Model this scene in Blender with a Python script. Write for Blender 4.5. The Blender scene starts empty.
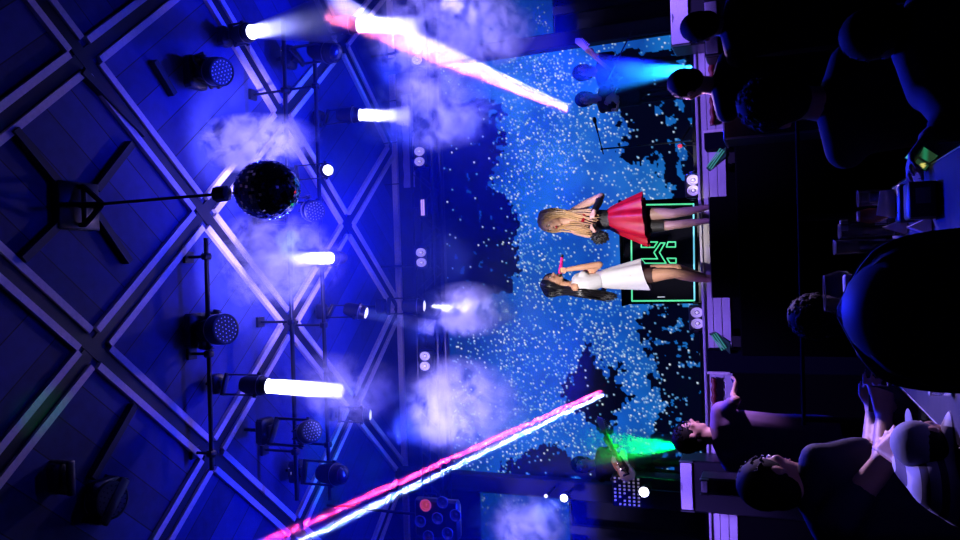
import bpy, bmesh, math, random
import numpy as np
from mathutils import Vector, Matrix, noise as mnoise

SC = bpy.context.scene
COL = SC.collection
RNG = random.Random(7)

# ---------------------------------------------------------------- camera
THETA = math.atan(297.0 / 750.0)
ROLL = math.asin(0.033)
EYE = Vector((0.0, 0.0, 1.15))
FWD = Vector((0, math.cos(THETA), math.sin(THETA)))
UP0 = Vector((0, -math.sin(THETA), math.cos(THETA)))
RT0 = Vector((1, 0, 0))
CX = -UP0 * math.cos(ROLL) - RT0 * math.sin(ROLL)
CY = RT0 * math.cos(ROLL) - UP0 * math.sin(ROLL)
CZ = -FWD
cam_data = bpy.data.cameras.new('camera')
cam_data.sensor_width = 36.0
cam_data.lens = 750.0 / 960.0 * 36.0
cam_data.clip_start = 0.05
cam = bpy.data.objects.new('camera', cam_data)
COL.objects.link(cam)
cam.matrix_world = Matrix(((CX.x, CY.x, CZ.x, EYE.x), (CX.y, CY.y, CZ.y, EYE.y),
                           (CX.z, CY.z, CZ.z, EYE.z), (0, 0, 0, 1)))
SC.camera = cam


def W(u, v, Y):
    """point at depth Y seen at photo position u, v"""
    d = CX * (u - 480.0) + CY * (270.0 - v) + FWD * 750.0
    return EYE + d * (Y / d.y)


def PX(p):
    """metres per photo pixel at a point"""
    return (Vector(p) - EYE).dot(FWD) / 750.0


def uv_of(p):
    r = Vector(p) - EYE
    z = r.dot(FWD)
    return 480 + r.dot(CX) * 750 / z, 270 - r.dot(CY) * 750 / z


# ---------------------------------------------------------------- world, exposure
world = bpy.data.worlds.new('world')
SC.world = world
world.use_nodes = True
bg = world.node_tree.nodes['Background']
bg.inputs['Color'].default_value = (0.004, 0.006, 0.05, 1)
bg.inputs['Strength'].default_value = 0.02
SC.view_settings.view_transform = 'Standard'
SC.view_settings.look = 'None'
SC.view_settings.exposure = 0.0
SC.view_settings.gamma = 1.0
SC.view_settings.use_curve_mapping = False
SC.cycles.volume_step_rate = 0.5
SC.cycles.volume_max_steps = 128
SC.cycles.max_bounces = 6
SC.cycles.volume_bounces = 0
SC.cycles.transparent_max_bounces = 16
SC.cycles.sample_clamp_indirect = 4.0


def spot(name, loc, target, power, color, angle, blend=0.3, radius=0.05, smoke=1.0):
    l = bpy.data.lights.new(name, 'SPOT')
    l.energy = power
    l.color = color
    l.spot_size = math.radians(angle)
    l.spot_blend = blend
    l.shadow_soft_size = radius
    o = bpy.data.objects.new(name, l)
    COL.objects.link(o)
    o.location = loc
    o.rotation_euler = (Vector(target) - Vector(loc)).to_track_quat('-Z', 'Y').to_euler()
    return o


def shaft(name, loc, target, power, color, size, spread):
    """a nearly parallel beam from a round lens"""
    l = bpy.data.lights.new(name, 'AREA')
    l.shape = 'DISK'
    l.size = size
    l.spread = math.radians(spread)
    l.energy = power
    l.color = color
    o = bpy.data.objects.new(name, l)
    COL.objects.link(o)
    o.location = loc
    o.rotation_euler = (Vector(target) - Vector(loc)).to_track_quat('-Z', 'Y').to_euler()
    return o


def point(name, loc, power, color, radius=0.08):
    l = bpy.data.lights.new(name, 'POINT')
    l.energy = power
    l.color = color
    l.shadow_soft_size = radius
    o = bpy.data.objects.new(name, l)
    COL.objects.link(o)
    o.location = loc
    return o


BLUE = (0.02, 0.055, 1.0)
DEEP = (0.004, 0.013, 1.0)
VIOLET = (0.42, 0.34, 1.0)
PURPLE = (0.25, 0.14, 1.0)
CEIL_Z = 6.96
BACK_Y = 10.9
# front-of-house key on the two singers
spot('key_light', (-1.0, 2.4, 4.4), W(616, 250, 7.6), 2100, (1.0, 0.92, 0.93), 16, 0.5, 0.12)
# violet front wash over the stage edge
for wx in (-3.2, -1.1, 1.1, 3.2):
    spot('stage_wash_violet', (wx * .9, 4.6, 5.6), (wx, 7.9, 1.45), 1700, PURPLE, 26, 0.7, 0.12)
# blue backlight over the audience
spot('audience_backlight', (0.4, 7.0, 6.2), (0.0, 2.0, 0.9), 4200, DEEP, 66, 0.6, 0.2)
# added violet spots stand in for stage light on the man in the plum shirt, the nearest guests and the table
spot('added_side_violet', (2.3, 5.3, 2.9), W(709, 424, 4.9), 1300, (.62, .36, 1.0), 13, .8, .1)
spot('table_violet', (-0.1, 4.6, 5.4), W(935, 425, 2.0), 1700, (.42, .32, 1.0), 8, .6, .1)
spot('guest_violet', (2.2, 6.9, 3.2), W(850, 460, 2.4), 1500, (.66, .42, 1.0), 17, .6, .1)
# weak violet wash added to tint the lattice strips
spot('lattice_violet', (0.2, 9.2, 4.9), (0.0, 6.6, CEIL_Z), 150, (.55, .36, .85), 120, .9, .12)
# pinkish specials on the two guitars and violet light on the nearest guest of the upper side
spot('guitar_special', (-1.6, 5.0, 5.6), W(613, 462, 8.7), 420, (1.0, .55, .72), 5.5, .6, .08)
spot('guitar_special', (1.8, 5.0, 5.6), W(592, 55, 8.9), 330, (1.0, .55, .72), 5.5, .6, .08)
spot('guest_violet', (0.6, 6.9, 2.9), W(703, 92, 4.9), 1600, (.66, .36, 1.0), 9, .6, .08)
# unseen blue spots added at the stage edge to brighten the ceiling
for ux, pw in ((-3.0, 2200), (-1.2, 1500), (1.0, 2400), (2.4, 3200)):
    spot('ceiling_fill', (ux, 8.3, 1.95), (ux * 0.9, 8.1, CEIL_Z), pw * .8, DEEP, 68, 1.0, 0.1)
spot('near_ceiling_fill', (0.9, 6.6, 2.0), (0.6, 5.4, CEIL_Z), 130, DEEP, 70, 1.0, 0.1)  # one more added spot, for the nearer part of the ceiling
for su, sv, sY in ((680, 22, 7.45), (687, 486, 7.45)):
    q = W(su, sv, sY)
    spot('speaker_wash_violet', (q.x * .6, 4.4, 4.6), q, 1000, PURPLE, 17, .6, .1)
# green light thrown on one strip of the lattice
spot('green_spill', (-1.2, 7.8, 2.2), EYE + (W(38, 412, 1.0) - EYE) * ((CEIL_Z - EYE.z) / (W(38, 412, 1.0) - EYE).z), 90, (0.02, 1.0, .12), 5, .8, .05)

# ---------------------------------------------------------------- materials
MATS = {}


def mat(name, color=(0.5, 0.5, 0.5), rough=0.6, metal=0.0, emit=None, power=0.0, var=0.12, scale=14.0,
        spec=0.5, trans=0.0, bump=0.0, alpha=None):
    if name in MATS:
        return MATS[name]
    m = bpy.data.materials.new(name)
    m.use_nodes = True
    nt = m.node_tree
    b = nt.nodes['Principled BSDF']
    b.inputs['Roughness'].default_value = rough
    b.inputs['Metallic'].default_value = metal
    b.inputs['Specular IOR Level'].default_value = spec
    if trans:
        b.inputs['Transmission Weight'].default_value = trans
        b.inputs['IOR'].default_value = 1.3
    tc = nt.nodes.new('ShaderNodeTexCoord')
    nz = nt.nodes.new('ShaderNodeTexNoise')
    nz.inputs['Scale'].default_value = scale
    nz.inputs['Detail'].default_value = 3
    nt.links.new(tc.outputs['Object'], nz.inputs['Vector'])
    mx = nt.nodes.new('ShaderNodeMix')
    mx.data_type = 'RGBA'
    c = Vector(color[:3])
    mx.inputs['A'].default_value = (*(c * (1 - var)), 1)
    mx.inputs['B'].default_value = (*[min(1, x * (1 + var)) for x in c], 1)
    nt.links.new(nz.outputs['Fac'], mx.inputs['Factor'])
    nt.links.new(mx.outputs['Result'], b.inputs['Base Color'])
    if bump:
        bp = nt.nodes.new('ShaderNodeBump')
        bp.inputs['Strength'].default_value = bump
        bp.inputs['Distance'].default_value = 0.01
        nt.links.new(nz.outputs['Fac'], bp.inputs['Height'])
        nt.links.new(bp.outputs['Normal'], b.inputs['Normal'])
    if emit:
        b.inputs['Emission Color'].default_value = (*emit, 1)
        b.inputs['Emission Strength'].default_value = power
    MATS[name] = m
    return m


def vcol_mat(name, emission=True, rough=0.6, power=1.0):
    m = bpy.data.materials.new(name)
    m.use_nodes = True
    nt = m.node_tree
    b = nt.nodes['Principled BSDF']
    a = nt.nodes.new('ShaderNodeVertexColor')
    a.layer_name = 'Col'
    b.inputs['Roughness'].default_value = rough
    if emission:
        b.inputs['Base Color'].default_value = (0.001, 0.001, 0.0015, 1)
        b.inputs['Specular IOR Level'].default_value = 0.05
        nt.links.new(a.outputs['Color'], b.inputs['Emission Color'])
        b.inputs['Emission Strength'].default_value = power
    else:
        nt.links.new(a.outputs['Color'], b.inputs['Base Color'])
    return m


# ---------------------------------------------------------------- mesh helpers
def frame_of(d):
    d = Vector(d).normalized()
    a = Vector((0, 0, 1)) if abs(d.z) < 0.9 else Vector((0, 1, 0))
    x = d.cross(a).normalized()
    return x, d.cross(x).normalized(), d


class MB:
    def __init__(self):
        self.v, self.f, self.mi = [], [], []
        self.m = 0

    def add(self, vs, fs):
        o = len(self.v)
        self.v += [Vector(p) for p in vs]
        for f in fs:
            self.f.append([i + o for i in f])
            self.mi.append(self.m)
        return self

    def rings(self, rs, cap=True, closed=True):
        n = len(rs[0])
        vs = [p for r in rs for p in r]
        fs = []
        for i in range(len(rs) - 1):
            for j in range(n if closed else n - 1):
                k = (j + 1) % n
                fs.append((i * n + j, i * n + k, (i + 1) * n + k, (i + 1) * n + j))
        if cap and closed:
            fs.append(tuple(range(n - 1, -1, -1)))
            fs.append(tuple(range((len(rs) - 1) * n, len(rs) * n)))
        return self.add(vs, fs)

    def tube(self, pts, rad, n=10, cap=True, flat=1.0, side=None):
        pts = [Vector(p) for p in pts]
        if not hasattr(rad, '__len__'):
            rad = [rad] * len(pts)
        rs = []
        x = None
        for i, p in enumerate(pts):
            d = (pts[min(i + 1, len(pts) - 1)] - pts[max(i - 1, 0)]).normalized()
            if x is None:
                if side is not None:
                    x = (Vector(side) - d * Vector(side).dot(d)).normalized()
                else:
                    x = frame_of(d)[0]
            else:
                x = (x - d * x.dot(d)).normalized()
            y = x.cross(d)
            rs.append([p + (x * math.cos(a) + y * math.sin(a) * flat) * rad[i]
                       for a in (2 * math.pi * k / n for k in range(n))])
        return self.rings(rs, cap)

    def ell(self, c, r, axes=None, nu=16, nv=10):
        c = Vector(c)
        if not hasattr(r, '__len__'):
            r = (r, r, r)
        ax = axes or (Vector((1, 0, 0)), Vector((0, 1, 0)), Vector((0, 0, 1)))
        vs = [c + ax[2] * r[2]]
        for i in range(1, nv):
            t = math.pi * i / nv
            for j in range(nu):
                a = 2 * math.pi * j / nu
                vs.append(c + ax[0] * (r[0] * math.sin(t) * math.cos(a)) + ax[1] * (r[1] * math.sin(t) * math.sin(a))
                          + ax[2] * (r[2] * math.cos(t)))
        vs.append(c - ax[2] * r[2])
        fs = []
        for j in range(nu):
            fs.append((0, 1 + j, 1 + (j + 1) % nu))
            e = len(vs) - 1
            b = 1 + (nv - 2) * nu
            fs.append((e, b + (j + 1) % nu, b + j))
        for i in range(nv - 2):
            for j in range(nu):
                a, b = 1 + i * nu + j, 1 + i * nu + (j + 1) % nu
                fs.append((a, a + nu, b + nu, b))
        return self.add(vs, fs)

    def cap_tube(self, pts, rad, n=10):
        """round-ended tapered tube: overlapping cones and balls, for remeshing"""
        pts = [Vector(p) for p in pts]
        self.tube(pts, rad, n)
        for p, r in zip(pts, rad):
            self.ell(p, r, nu=n, nv=6)
        return self

    def box(self, c, s, axes=None, bevel=0.0):
        c = Vector(c)
        ax = axes or (Vector((1, 0, 0)), Vector((0, 1, 0)), Vector((0, 0, 1)))
        hx, hy, hz = s[0] / 2, s[1] / 2, s[2] / 2
        b = min(bevel, hx * .9, hy * .9, hz * .9)
        if b <= 0:
            vs = [c + ax[0] * (x * hx) + ax[1] * (y * hy) + ax[2] * (z * hz) for z in (-1, 1) for x, y in
                  ((-1, -1), (1, -1), (1, 1), (-1, 1))]
            return self.add(vs, [(0, 3, 2, 1), (4, 5, 6, 7), (0, 1, 5, 4), (1, 2, 6, 5), (2, 3, 7, 6), (3, 0, 4, 7)])
        def ring(z, ix, iy):
            pts = []
            for sx, sy, first in ((-1, -1, 1), (1, -1, 0), (1, 1, 1), (-1, 1, 0)):
                p1 = (sx * (hx - ix), sy * (hy - iy - b))
                p2 = (sx * (hx - ix - b), sy * (hy - iy))
                pts += [p1, p2] if first else [p2, p1]
            return [c + ax[0] * p[0] + ax[1] * p[1] + ax[2] * z for p in pts]
        return self.rings([ring(-hz, b, b), ring(-hz + b, 0, 0), ring(hz - b, 0, 0), ring(hz, b, b)])

    def disc(self, c, d, r, n=24, thick=0.01):
        x, y, d = frame_of(d)
        c = Vector(c)
        rs = [[c + d * h + (x * math.cos(a) + y * math.sin(a)) * r for a in (2 * math.pi * k / n for k in range(n))]
              for h in (-thick / 2, thick / 2)]
        return self.rings(rs)

    def lathe(self, c, d, prof, n=24, cap=True):
        """prof: list of (height along d, radius)"""
        x, y, d = frame_of(d)
        c = Vector(c)
        rs = [[c + d * h + (x * math.cos(a) + y * math.sin(a)) * max(r, 1e-4) for a in
               (2 * math.pi * k / n for k in range(n))] for h, r in prof]
        return self.rings(rs, cap)

    def ring_band(self, c, d, r, t, n=24, m=6):
        """torus"""
        x, y, d = frame_of(d)
        c = Vector(c)
        vs, fs = [], []
        for k in range(n):
            a = 2 * math.pi * k / n
            o = x * math.cos(a) + y * math.sin(a)
            for q in range(m):
                b = 2 * math.pi * q / m
                vs.append(c + o * (r + t * math.cos(b)) + d * (t * math.sin(b)))
        for k in range(n):
            for q in range(m):
                fs.append((k * m + q, ((k + 1) % n) * m + q, ((k + 1) % n) * m + (q + 1) % m, k * m + (q + 1) % m))
        return self.add(vs, fs)

    def prism(self, poly, off):
        """poly: list of 3-D points, extruded by vector off"""
        off = Vector(off)
        n = len(poly)
        vs = [Vector(p) for p in poly] + [Vector(p) + off for p in poly]
        fs = [tuple(range(n - 1, -1, -1)), tuple(range(n, 2 * n))]
        fs += [(i, (i + 1) % n, n + (i + 1) % n, n + i) for i in range(n)]
        return self.add(vs, fs)


BASE = {}


def put(name, mb, m, parent=None, loc=None, smooth=True, label=None):
    """link the shapes collected in mb as one mesh object"""
    if parent is not None:
        org = BASE[parent.name]
    else:
        org = Vector(loc) if loc is not None else Vector((0, 0, 0))
    me = bpy.data.meshes.new(name)
    me.from_pydata([tuple(p - org) for p in mb.v], [], mb.f)
    ms = m if isinstance(m, (list, tuple)) else [m]
    for x in ms:
        me.materials.append(x)
    if len(ms) > 1:
        me.polygons.foreach_set('material_index', mb.mi)
    bm = bmesh.new()
    bm.from_mesh(me)
    bmesh.ops.recalc_face_normals(bm, faces=bm.faces)
    bm.to_mesh(me)
    bm.free()
    if smooth:
        me.shade_smooth()
        me.set_sharp_from_angle(angle=math.radians(38))
    o = bpy.data.objects.new(name, me)
    COL.objects.link(o)
    if parent is not None:
        o.parent = parent
    else:
        o.location = org
    BASE[o.name] = org
    if label:
        o['label'] = label
    return o


def fuse(name, mb, m, parent=None, loc=None, voxel=0.01, smooth_it=4, label=None):
    """fuse overlapping shapes into one continuous skin"""
    o = put(name, mb, m, parent, loc, smooth=False, label=label)
    r = o.modifiers.new('r', 'REMESH')
    r.mode = 'VOXEL'
    r.voxel_size = voxel
    if smooth_it:
        s = o.modifiers.new('s', 'SMOOTH')
        s.iterations = smooth_it
        s.factor = 0.5
    dg = bpy.context.evaluated_depsgraph_get()
    dg.update()
    me = bpy.data.meshes.new_from_object(o.evaluated_get(dg))
    o.modifiers.clear()
    old = o.data
    o.data = me
    me.name = name
    bpy.data.meshes.remove(old)
    me.shade_smooth()
    return o


def thing(name, label, cat, loc, group=None):
    o = bpy.data.objects.new(name, None)
    o.empty_display_size = 0.1
    COL.objects.link(o)
    o.location = loc
    BASE[o.name] = Vector(loc)
    return tag(o, label, cat, group)


def tag(o, label, cat, group=None, kind=None):
    o['label'] = label
    o['category'] = cat
    if group:
        o['group'] = group
    if kind:
        o['kind'] = kind
    return o


def struct(o, label=None):
    o['kind'] = 'structure'
    if label:
        o['label'] = label
        o['category'] = 'structure'
    return o


M_BLACK = mat('black_paint', (0.006, 0.006, 0.008), 0.55)
M_BLKMETAL = mat('black_metal', (0.010, 0.010, 0.014), 0.38, 0.3)
M_DARK = mat('dark_housing', (0.008, 0.008, 0.011), 0.42)
M_CLOTH = mat('black_cloth', (0.0012, 0.0012, 0.002), 0.95, spec=0.05)
M_LENSDARK = mat('dark_glass_lens', (0.02, 0.02, 0.05), 0.08, 0.0, spec=0.9)
M_CHROME = mat('chrome', (0.7, 0.7, 0.75), 0.15, 1.0)
M_STEEL = mat('brushed_steel', (0.35, 0.35, 0.38), 0.35, 0.9)
# ================================================================ room shell
def ceiling_material():
    m = bpy.data.materials.new('ceiling_planks')
    m.use_nodes = True
    nt = m.node_tree
    N = nt.nodes.new
    L = nt.links.new
    b = nt.nodes['Principled BSDF']
    b.inputs['Roughness'].default_value = 0.7

    def math_(op, a, c=None, d=None):
        n = N('ShaderNodeMath')
        n.operation = op
        for i, x in enumerate((a, c, d)):
            if x is None:
                continue
            if isinstance(x, (int, float)):
                n.inputs[i].default_value = x
            else:
                L(x, n.inputs[i])
        return n.outputs[0]
    tc = N('ShaderNodeTexCoord')
    sp = N('ShaderNodeSeparateXYZ')
    L(tc.outputs['Object'], sp.inputs[0])
    p = math_('DIVIDE', math_('SUBTRACT', sp.outputs['X'], LAT_X0), LAT_DX / 2)
    q = math_('DIVIDE', math_('SUBTRACT', sp.outputs['Y'], BACK_Y), LAT_DY)
    s = math_('MULTIPLY', math_('ADD', p, q), 0.5)
    t = math_('MULTIPLY', math_('SUBTRACT', p, q), 0.5)
    par = math_('MODULO', math_('ABSOLUTE', math_('ADD', math_('FLOOR', s), math_('FLOOR', t))), 2.0)
    ws = math_('MULTIPLY', s, math_('SUBTRACT', 1.0, par))
    w = math_('MULTIPLY', math_('ADD', ws, math_('MULTIPLY', t, par)), 6.0)
    fr = math_('FRACT', w)
    gap = math_('LESS_THAN', fr, 0.035)
    wn = N('ShaderNodeTexWhiteNoise')
    wn.noise_dimensions = '1D'
    L(math_('FLOOR', w), wn.inputs['W'])
    nz = N('ShaderNodeTexNoise')
    nz.inputs['Scale'].default_value = 9
    nz.inputs['Detail'].default_value = 6
    L(tc.outputs['Object'], nz.inputs['Vector'])
    v = math_('ADD', math_('MULTIPLY', wn.outputs['Value'], 0.11), math_('MULTIPLY', nz.outputs['Fac'], 0.12))
    v = math_('ADD', v, 0.03)
    v = math_('MULTIPLY', v, math_('SUBTRACT', 1.0, math_('MULTIPLY', gap, 0.85)))
    cb = N('ShaderNodeCombineColor')
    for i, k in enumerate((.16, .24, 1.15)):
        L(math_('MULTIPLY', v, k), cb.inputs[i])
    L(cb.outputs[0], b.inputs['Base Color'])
    return m


LAT_X0, LAT_DX, LAT_DY = W(395, 309, BACK_Y).x, 2.64, 1.468
ROOM_X0, ROOM_X1, ROOM_Y0 = -5.6, 5.6, -2.5
M_CEIL = ceiling_material()
M_WALLD = mat('dark_wall_plaster', (0.012, 0.012, 0.018), 0.85)
M_STRIP = mat('lattice_metal_strip', (0.85, 0.72, 0.70), 0.55, 0.0, var=0.2, scale=30)
M_FLOOR = mat('dark_floor_boards', (0.003, 0.003, 0.004), 0.8, spec=.1)

b = MB(); b.box(((ROOM_X0 + ROOM_X1) / 2, (ROOM_Y0 + BACK_Y) / 2 + .4, CEIL_Z + .05), (ROOM_X1 - ROOM_X0 + .2, BACK_Y - ROOM_Y0 + 1.0, .1))
struct(put('ceiling', b, M_CEIL, smooth=False))
b = MB(); b.box((0, (ROOM_Y0 + 11.4) / 2, -.05), (11.4, 11.4 - ROOM_Y0 + .4, .1))
struct(put('floor', b, M_FLOOR, smooth=False))
b = MB(); b.box((ROOM_X0 - .05, 4.4, 3.48), (.1, 14.2, 6.95)); struct(put('wall_left', b, M_WALLD, smooth=False))
b = MB(); b.box((ROOM_X1 + .05, 4.4, 3.48), (.1, 14.2, 6.95)); struct(put('wall_right', b, M_WALLD, smooth=False))
b = MB(); b.box((0, 11.45, 3.48), (11.3, .1, 6.95)); struct(put('wall_back', b, M_WALLD, smooth=False))

# lattice of double metal strips: every diagonal is a dark channel between two pale strips
def on_ceiling(x, y):
    return Vector((x, y, CEIL_Z))


idx = 0
kx = LAT_DX / 2
for sgn in (1, -1):
    for k in range(-9, 10):
        # nodes with (i + j) even at x = X0 + i*kx, y = BACK_Y - j*LAT_DY ; diagonal: i = 2k + sgn*j
        nodes = []
        for j in range(0, 10):
            i = 2 * k + sgn * j
            x = LAT_X0 + i * kx
            if ROOM_X0 - .3 < x < ROOM_X1 + .3:
                nodes.append(Vector((x, BACK_Y - j * LAT_DY, CEIL_Z)))
        if len(nodes) < 2:
            continue
        d = (nodes[1] - nodes[0]).normalized()
        n = Vector((-d.y, d.x, 0))
        up = Vector((0, 0, 1))
        b = MB()
        zoff = 0.013 if sgn > 0 else 0.011
        a, c = nodes[0], nodes[-1]
        mid, ln = (a + c) / 2, (c - a).length
        b.box(mid - up * (zoff - 0.0), (ln, .125, .024 if sgn > 0 else .02), (d, n, up))
        b.m = 1
        for q in range(len(nodes) - 1):
            s0, s1 = nodes[q] + d * .135, nodes[q + 1] - d * .135
            for side in (-1, 1):
                b.box((s0 + s1) / 2 + n * side * .098 - up * .027, ((s1 - s0).length, .066, .05), (d, n, up))
        idx += 1
        struct(put('trim_%d' % idx, b, [M_BLACK, M_STRIP], smooth=False))
# pale edge strip where the ceiling meets the portal above the screen
b = MB()
b.box((0, BACK_Y + .02, CEIL_Z - .05), (11.2, .06, .09))
struct(put('trim_edge', b, M_STRIP, smooth=False))
b = MB()
b.box((0, BACK_Y + .2, CEIL_Z - .35), (11.2, .3, .6))
struct(put('wall_portal', b, M_WALLD, smooth=False))
# slim beams that run across the ceiling panels
M_BEAM = mat('dark_ceiling_beam', (0.015, 0.015, 0.02), 0.6)
for k, (u0, v0, u1, v1) in enumerate(((78, 72, 140, 135), (10, 130, 72, 205), (84, 196, 18, 260), (92, 190, 128, 144),
                                      (86, 205, 125, 262), (130, 405, 88, 478), (170, 95, 150, 62))):
    def on_c(u, v):
        d = W(u, v, 1.0) - EYE
        return EYE + d * ((CEIL_Z - EYE.z) / d.z)
    p0, p1 = on_c(u0, v0), on_c(u1, v1)
    d = (p1 - p0).normalized()
    b = MB(); b.box((p0 + p1) / 2 - Vector((0, 0, .04)), ((p1 - p0).length, .065, .08), (d, Vector((-d.y, d.x, 0)), Vector((0, 0, 1))))
    idx += 1
    struct(put('trim_%d' % idx, b, M_BEAM, smooth=False))

# ---------------------------------------------------------------- stage
STAGE_Y = 7.9
STAGE_Z = W(703, 250, STAGE_Y).z
M_FASCIA = mat('pale_stage_fascia_boards', (0.55, 0.5, 0.55), 0.55, var=0.25, scale=6)
M_STAGE = mat('stage_deck', (0.03, 0.03, 0.045), 0.35)
b = MB()
b.box((0, (STAGE_Y + 11.4) / 2 + .02, STAGE_Z / 2), (11.0, 11.4 - STAGE_Y - .04, STAGE_Z - .002))
stage = struct(put('floor_stage', b, M_STAGE, smooth=False))
z_lo = W(729, 250, STAGE_Y).z
M_FASCIA.node_tree.nodes['Noise Texture'].inputs['Scale'].default_value = 5
b = MB()
for k in range(3):
    h = (STAGE_Z - z_lo) / 3
    b.box((0, STAGE_Y, z_lo + h * (k + .5)), (9.0, .05, h - .004), bevel=.004)
struct(put('trim_fascia', b, M_FASCIA))
b = MB(); b.box((0, STAGE_Y - .05, z_lo / 2 - .01), (9.0, .1, z_lo - .02)); struct(put('trim_skirt', b, M_CLOTH, smooth=False))
b = MB(); b.box((0, STAGE_Y - .035, STAGE_Z + .012), (9.0, .03, .026), bevel=.005)
struct(put('trim_stage_edge', b, mat('stage_edge_metal', (0.6, 0.55, 0.65), 0.35, 0.3)))
RISER_Z = W(698, 250, 9.3).z
b = MB(); b.box((0, 10.05, (STAGE_Z + RISER_Z) / 2), (6.4, 1.9, RISER_Z - STAGE_Z))
struct(put('floor_riser', b, M_STAGE, smooth=False))

# black thrust the singers stand on, and the wide dark front step below it
p0, p1 = W(709, 197, 7.2), W(709, 298, 7.2)
POD_Z = W(723, 250, 7.4).z
t = thing('stage_podium', 'black box podium in front of the stage that the two singers stand on', 'podium', ((p0.x + p1.x) / 2, 7.55, 0))
put('deck', MB().box(((p0.x + p1.x) / 2, 7.56, POD_Z / 2), (abs(p0.x - p1.x), .62, POD_Z - .001), bevel=.012), M_CLOTH, t, smooth=False)
put('front_panel', MB().box(((p0.x + p1.x) / 2, 7.225, p0.z / 2), (abs(p0.x - p1.x), .04, p0.z - .001), bevel=.008), M_CLOTH, t, smooth=False)
put('edge_strip', MB().box(((p0.x + p1.x) / 2, 7.225, p0.z + .004), (abs(p0.x - p1.x), .044, .008)), M_STEEL, t, smooth=False)
p0, p1 = W(733, 112, 7.05), W(733, 356, 7.05)
tag(put('front_step', MB().box(((p0.x + p1.x) / 2, 7.12, p0.z / 2), (abs(p0.x - p1.x), .13, p0.z - .001), bevel=.012), M_CLOTH,
        loc=((p0.x + p1.x) / 2, 7.15, 0), smooth=False), 'wide low black step below the singers podium', 'step')
# ================================================================ LED screens
M_LED = vcol_mat('led_screen_picture', True, 0.5, 1.0)
rs = np.random.RandomState(5)


def vnoise(u, v, s, seed=0):
    """smooth value noise, vectorised"""
    r = np.random.RandomState(seed)
    g = r.rand(128, 128)
    x, y = (u / s) % 127, (v / s) % 127
    xi, yi = np.floor(x).astype(int), np.floor(y).astype(int)
    fx, fy = x - xi, y - yi
    fx, fy = fx * fx * (3 - 2 * fx), fy * fy * (3 - 2 * fy)
    a = g[xi, yi] * (1 - fx) + g[(xi + 1) % 128, yi] * fx
    c = g[xi, (yi + 1) % 128] * (1 - fx) + g[(xi + 1) % 128, (yi + 1) % 128] * fx
    return a * (1 - fy) + c * fy


def fbm(u, v, s, seed=0, n=4):
    t, a, w = 0, 0.5, 0
    for k in range(n):
        t = t + a * vnoise(u + 31 * k, v + 57 * k, s / 2 ** k, seed + k)
        w += a
        a *= .5
    return t / w


def in_poly(u, v, poly):
    inside = np.zeros(u.shape, bool)
    n = len(poly)
    for i in range(n):
        (x0, y0), (x1, y1) = poly[i], poly[(i + 1) % n]
        c = ((y0 > v) != (y1 > v)) & (u < (x1 - x0) * (v - y0) / (y1 - y0 + 1e-9) + x0)
        inside ^= c
    return inside


def sky_picture(u, v):
    """colours of the night-sky picture; u runs down the screen, v across it to the left"""
    j = (fbm(u, v, 22, 3) - .5) * 26 + (vnoise(u, v, 3.6, 9) - .5) * 20
    uj, vj = u + j * .8, v + (fbm(u, v, 14, 21) - .5) * 16
    band = np.exp(-((v - (90 + (u - 500) * 1.0)) / 60.0) ** 2)
    cloud = fbm(u, v, 42, 40)
    r = 0.003 + 0.006 * cloud + 0.02 * band * cloud
    g = 0.030 + 0.10 * cloud + 0.09 * band * cloud
    bl = 0.30 + 0.40 * cloud + 0.1 * band
    dim = np.clip((u - 430) / 90.0, .35, 1)
    r, g, bl = r * dim, g * dim, bl * dim
    low = np.clip((u - 600) / 60, 0, 1)
    g = g * (1 + .25 * low)
    bl = bl * (1 - .2 * low)
    tree = in_poly(uj, vj, [(430, 96), (492, 100), (498, 135), (494, 160), (488, 178), (497, 192), (515, 205), (520, 240), (521, 262), (514, 278),
                            (510, 292), (488, 300), (462, 300), (455, 320), (430, 320)])
    tree |= in_poly(uj, vj, [(560, 392), (572, 378), (579, 362), (590, 344), (600, 362), (606, 378), (618, 366), (624, 360), (620, 384), (632, 392),
                             (622, 420), (610, 440), (590, 420), (572, 404)])
    tree |= in_poly(uj, vj, [(720, 302), (650, 304), (644, 322), (648, 340), (642, 352), (656, 362), (652, 378), (660, 392), (668, 402), (660, 420),
                             (652, 440), (640, 480), (720, 480)])
    tree |= in_poly(uj, vj, [(720, 110), (624, 108), (622, 160), (640, 163), (648, 150), (656, 166), (664, 182), (676, 196), (688, 204), (720, 204)])
    tree |= in_poly(uj, vj, [(616, 50), (600, 70), (608, 96), (626, 112), (720, 118), (720, 50)])
    tree |= in_poly(uj, vj, [(560, 440), (556, 450), (600, 470), (640, 470), (640, 480), (500, 480), (520, 455)])
    gaps = (fbm(u, v, 11, 71) > .60) & (u > 655) & (v < 190)
    gaps |= (fbm(u, v, 7, 75) > .70) & (u > 640) & (v > 300)
    gaps |= (fbm(u, v, 6, 77) > .78) & (u < 530)
    tree &= ~gaps
    r = np.where(tree, 0.0006, r)
    g = np.where(tree, 0.0012, g)
    bl = np.where(tree, 0.010, bl)
    col = np.stack([r, g, bl, np.ones_like(r)], -1)
    return col, tree


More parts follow.
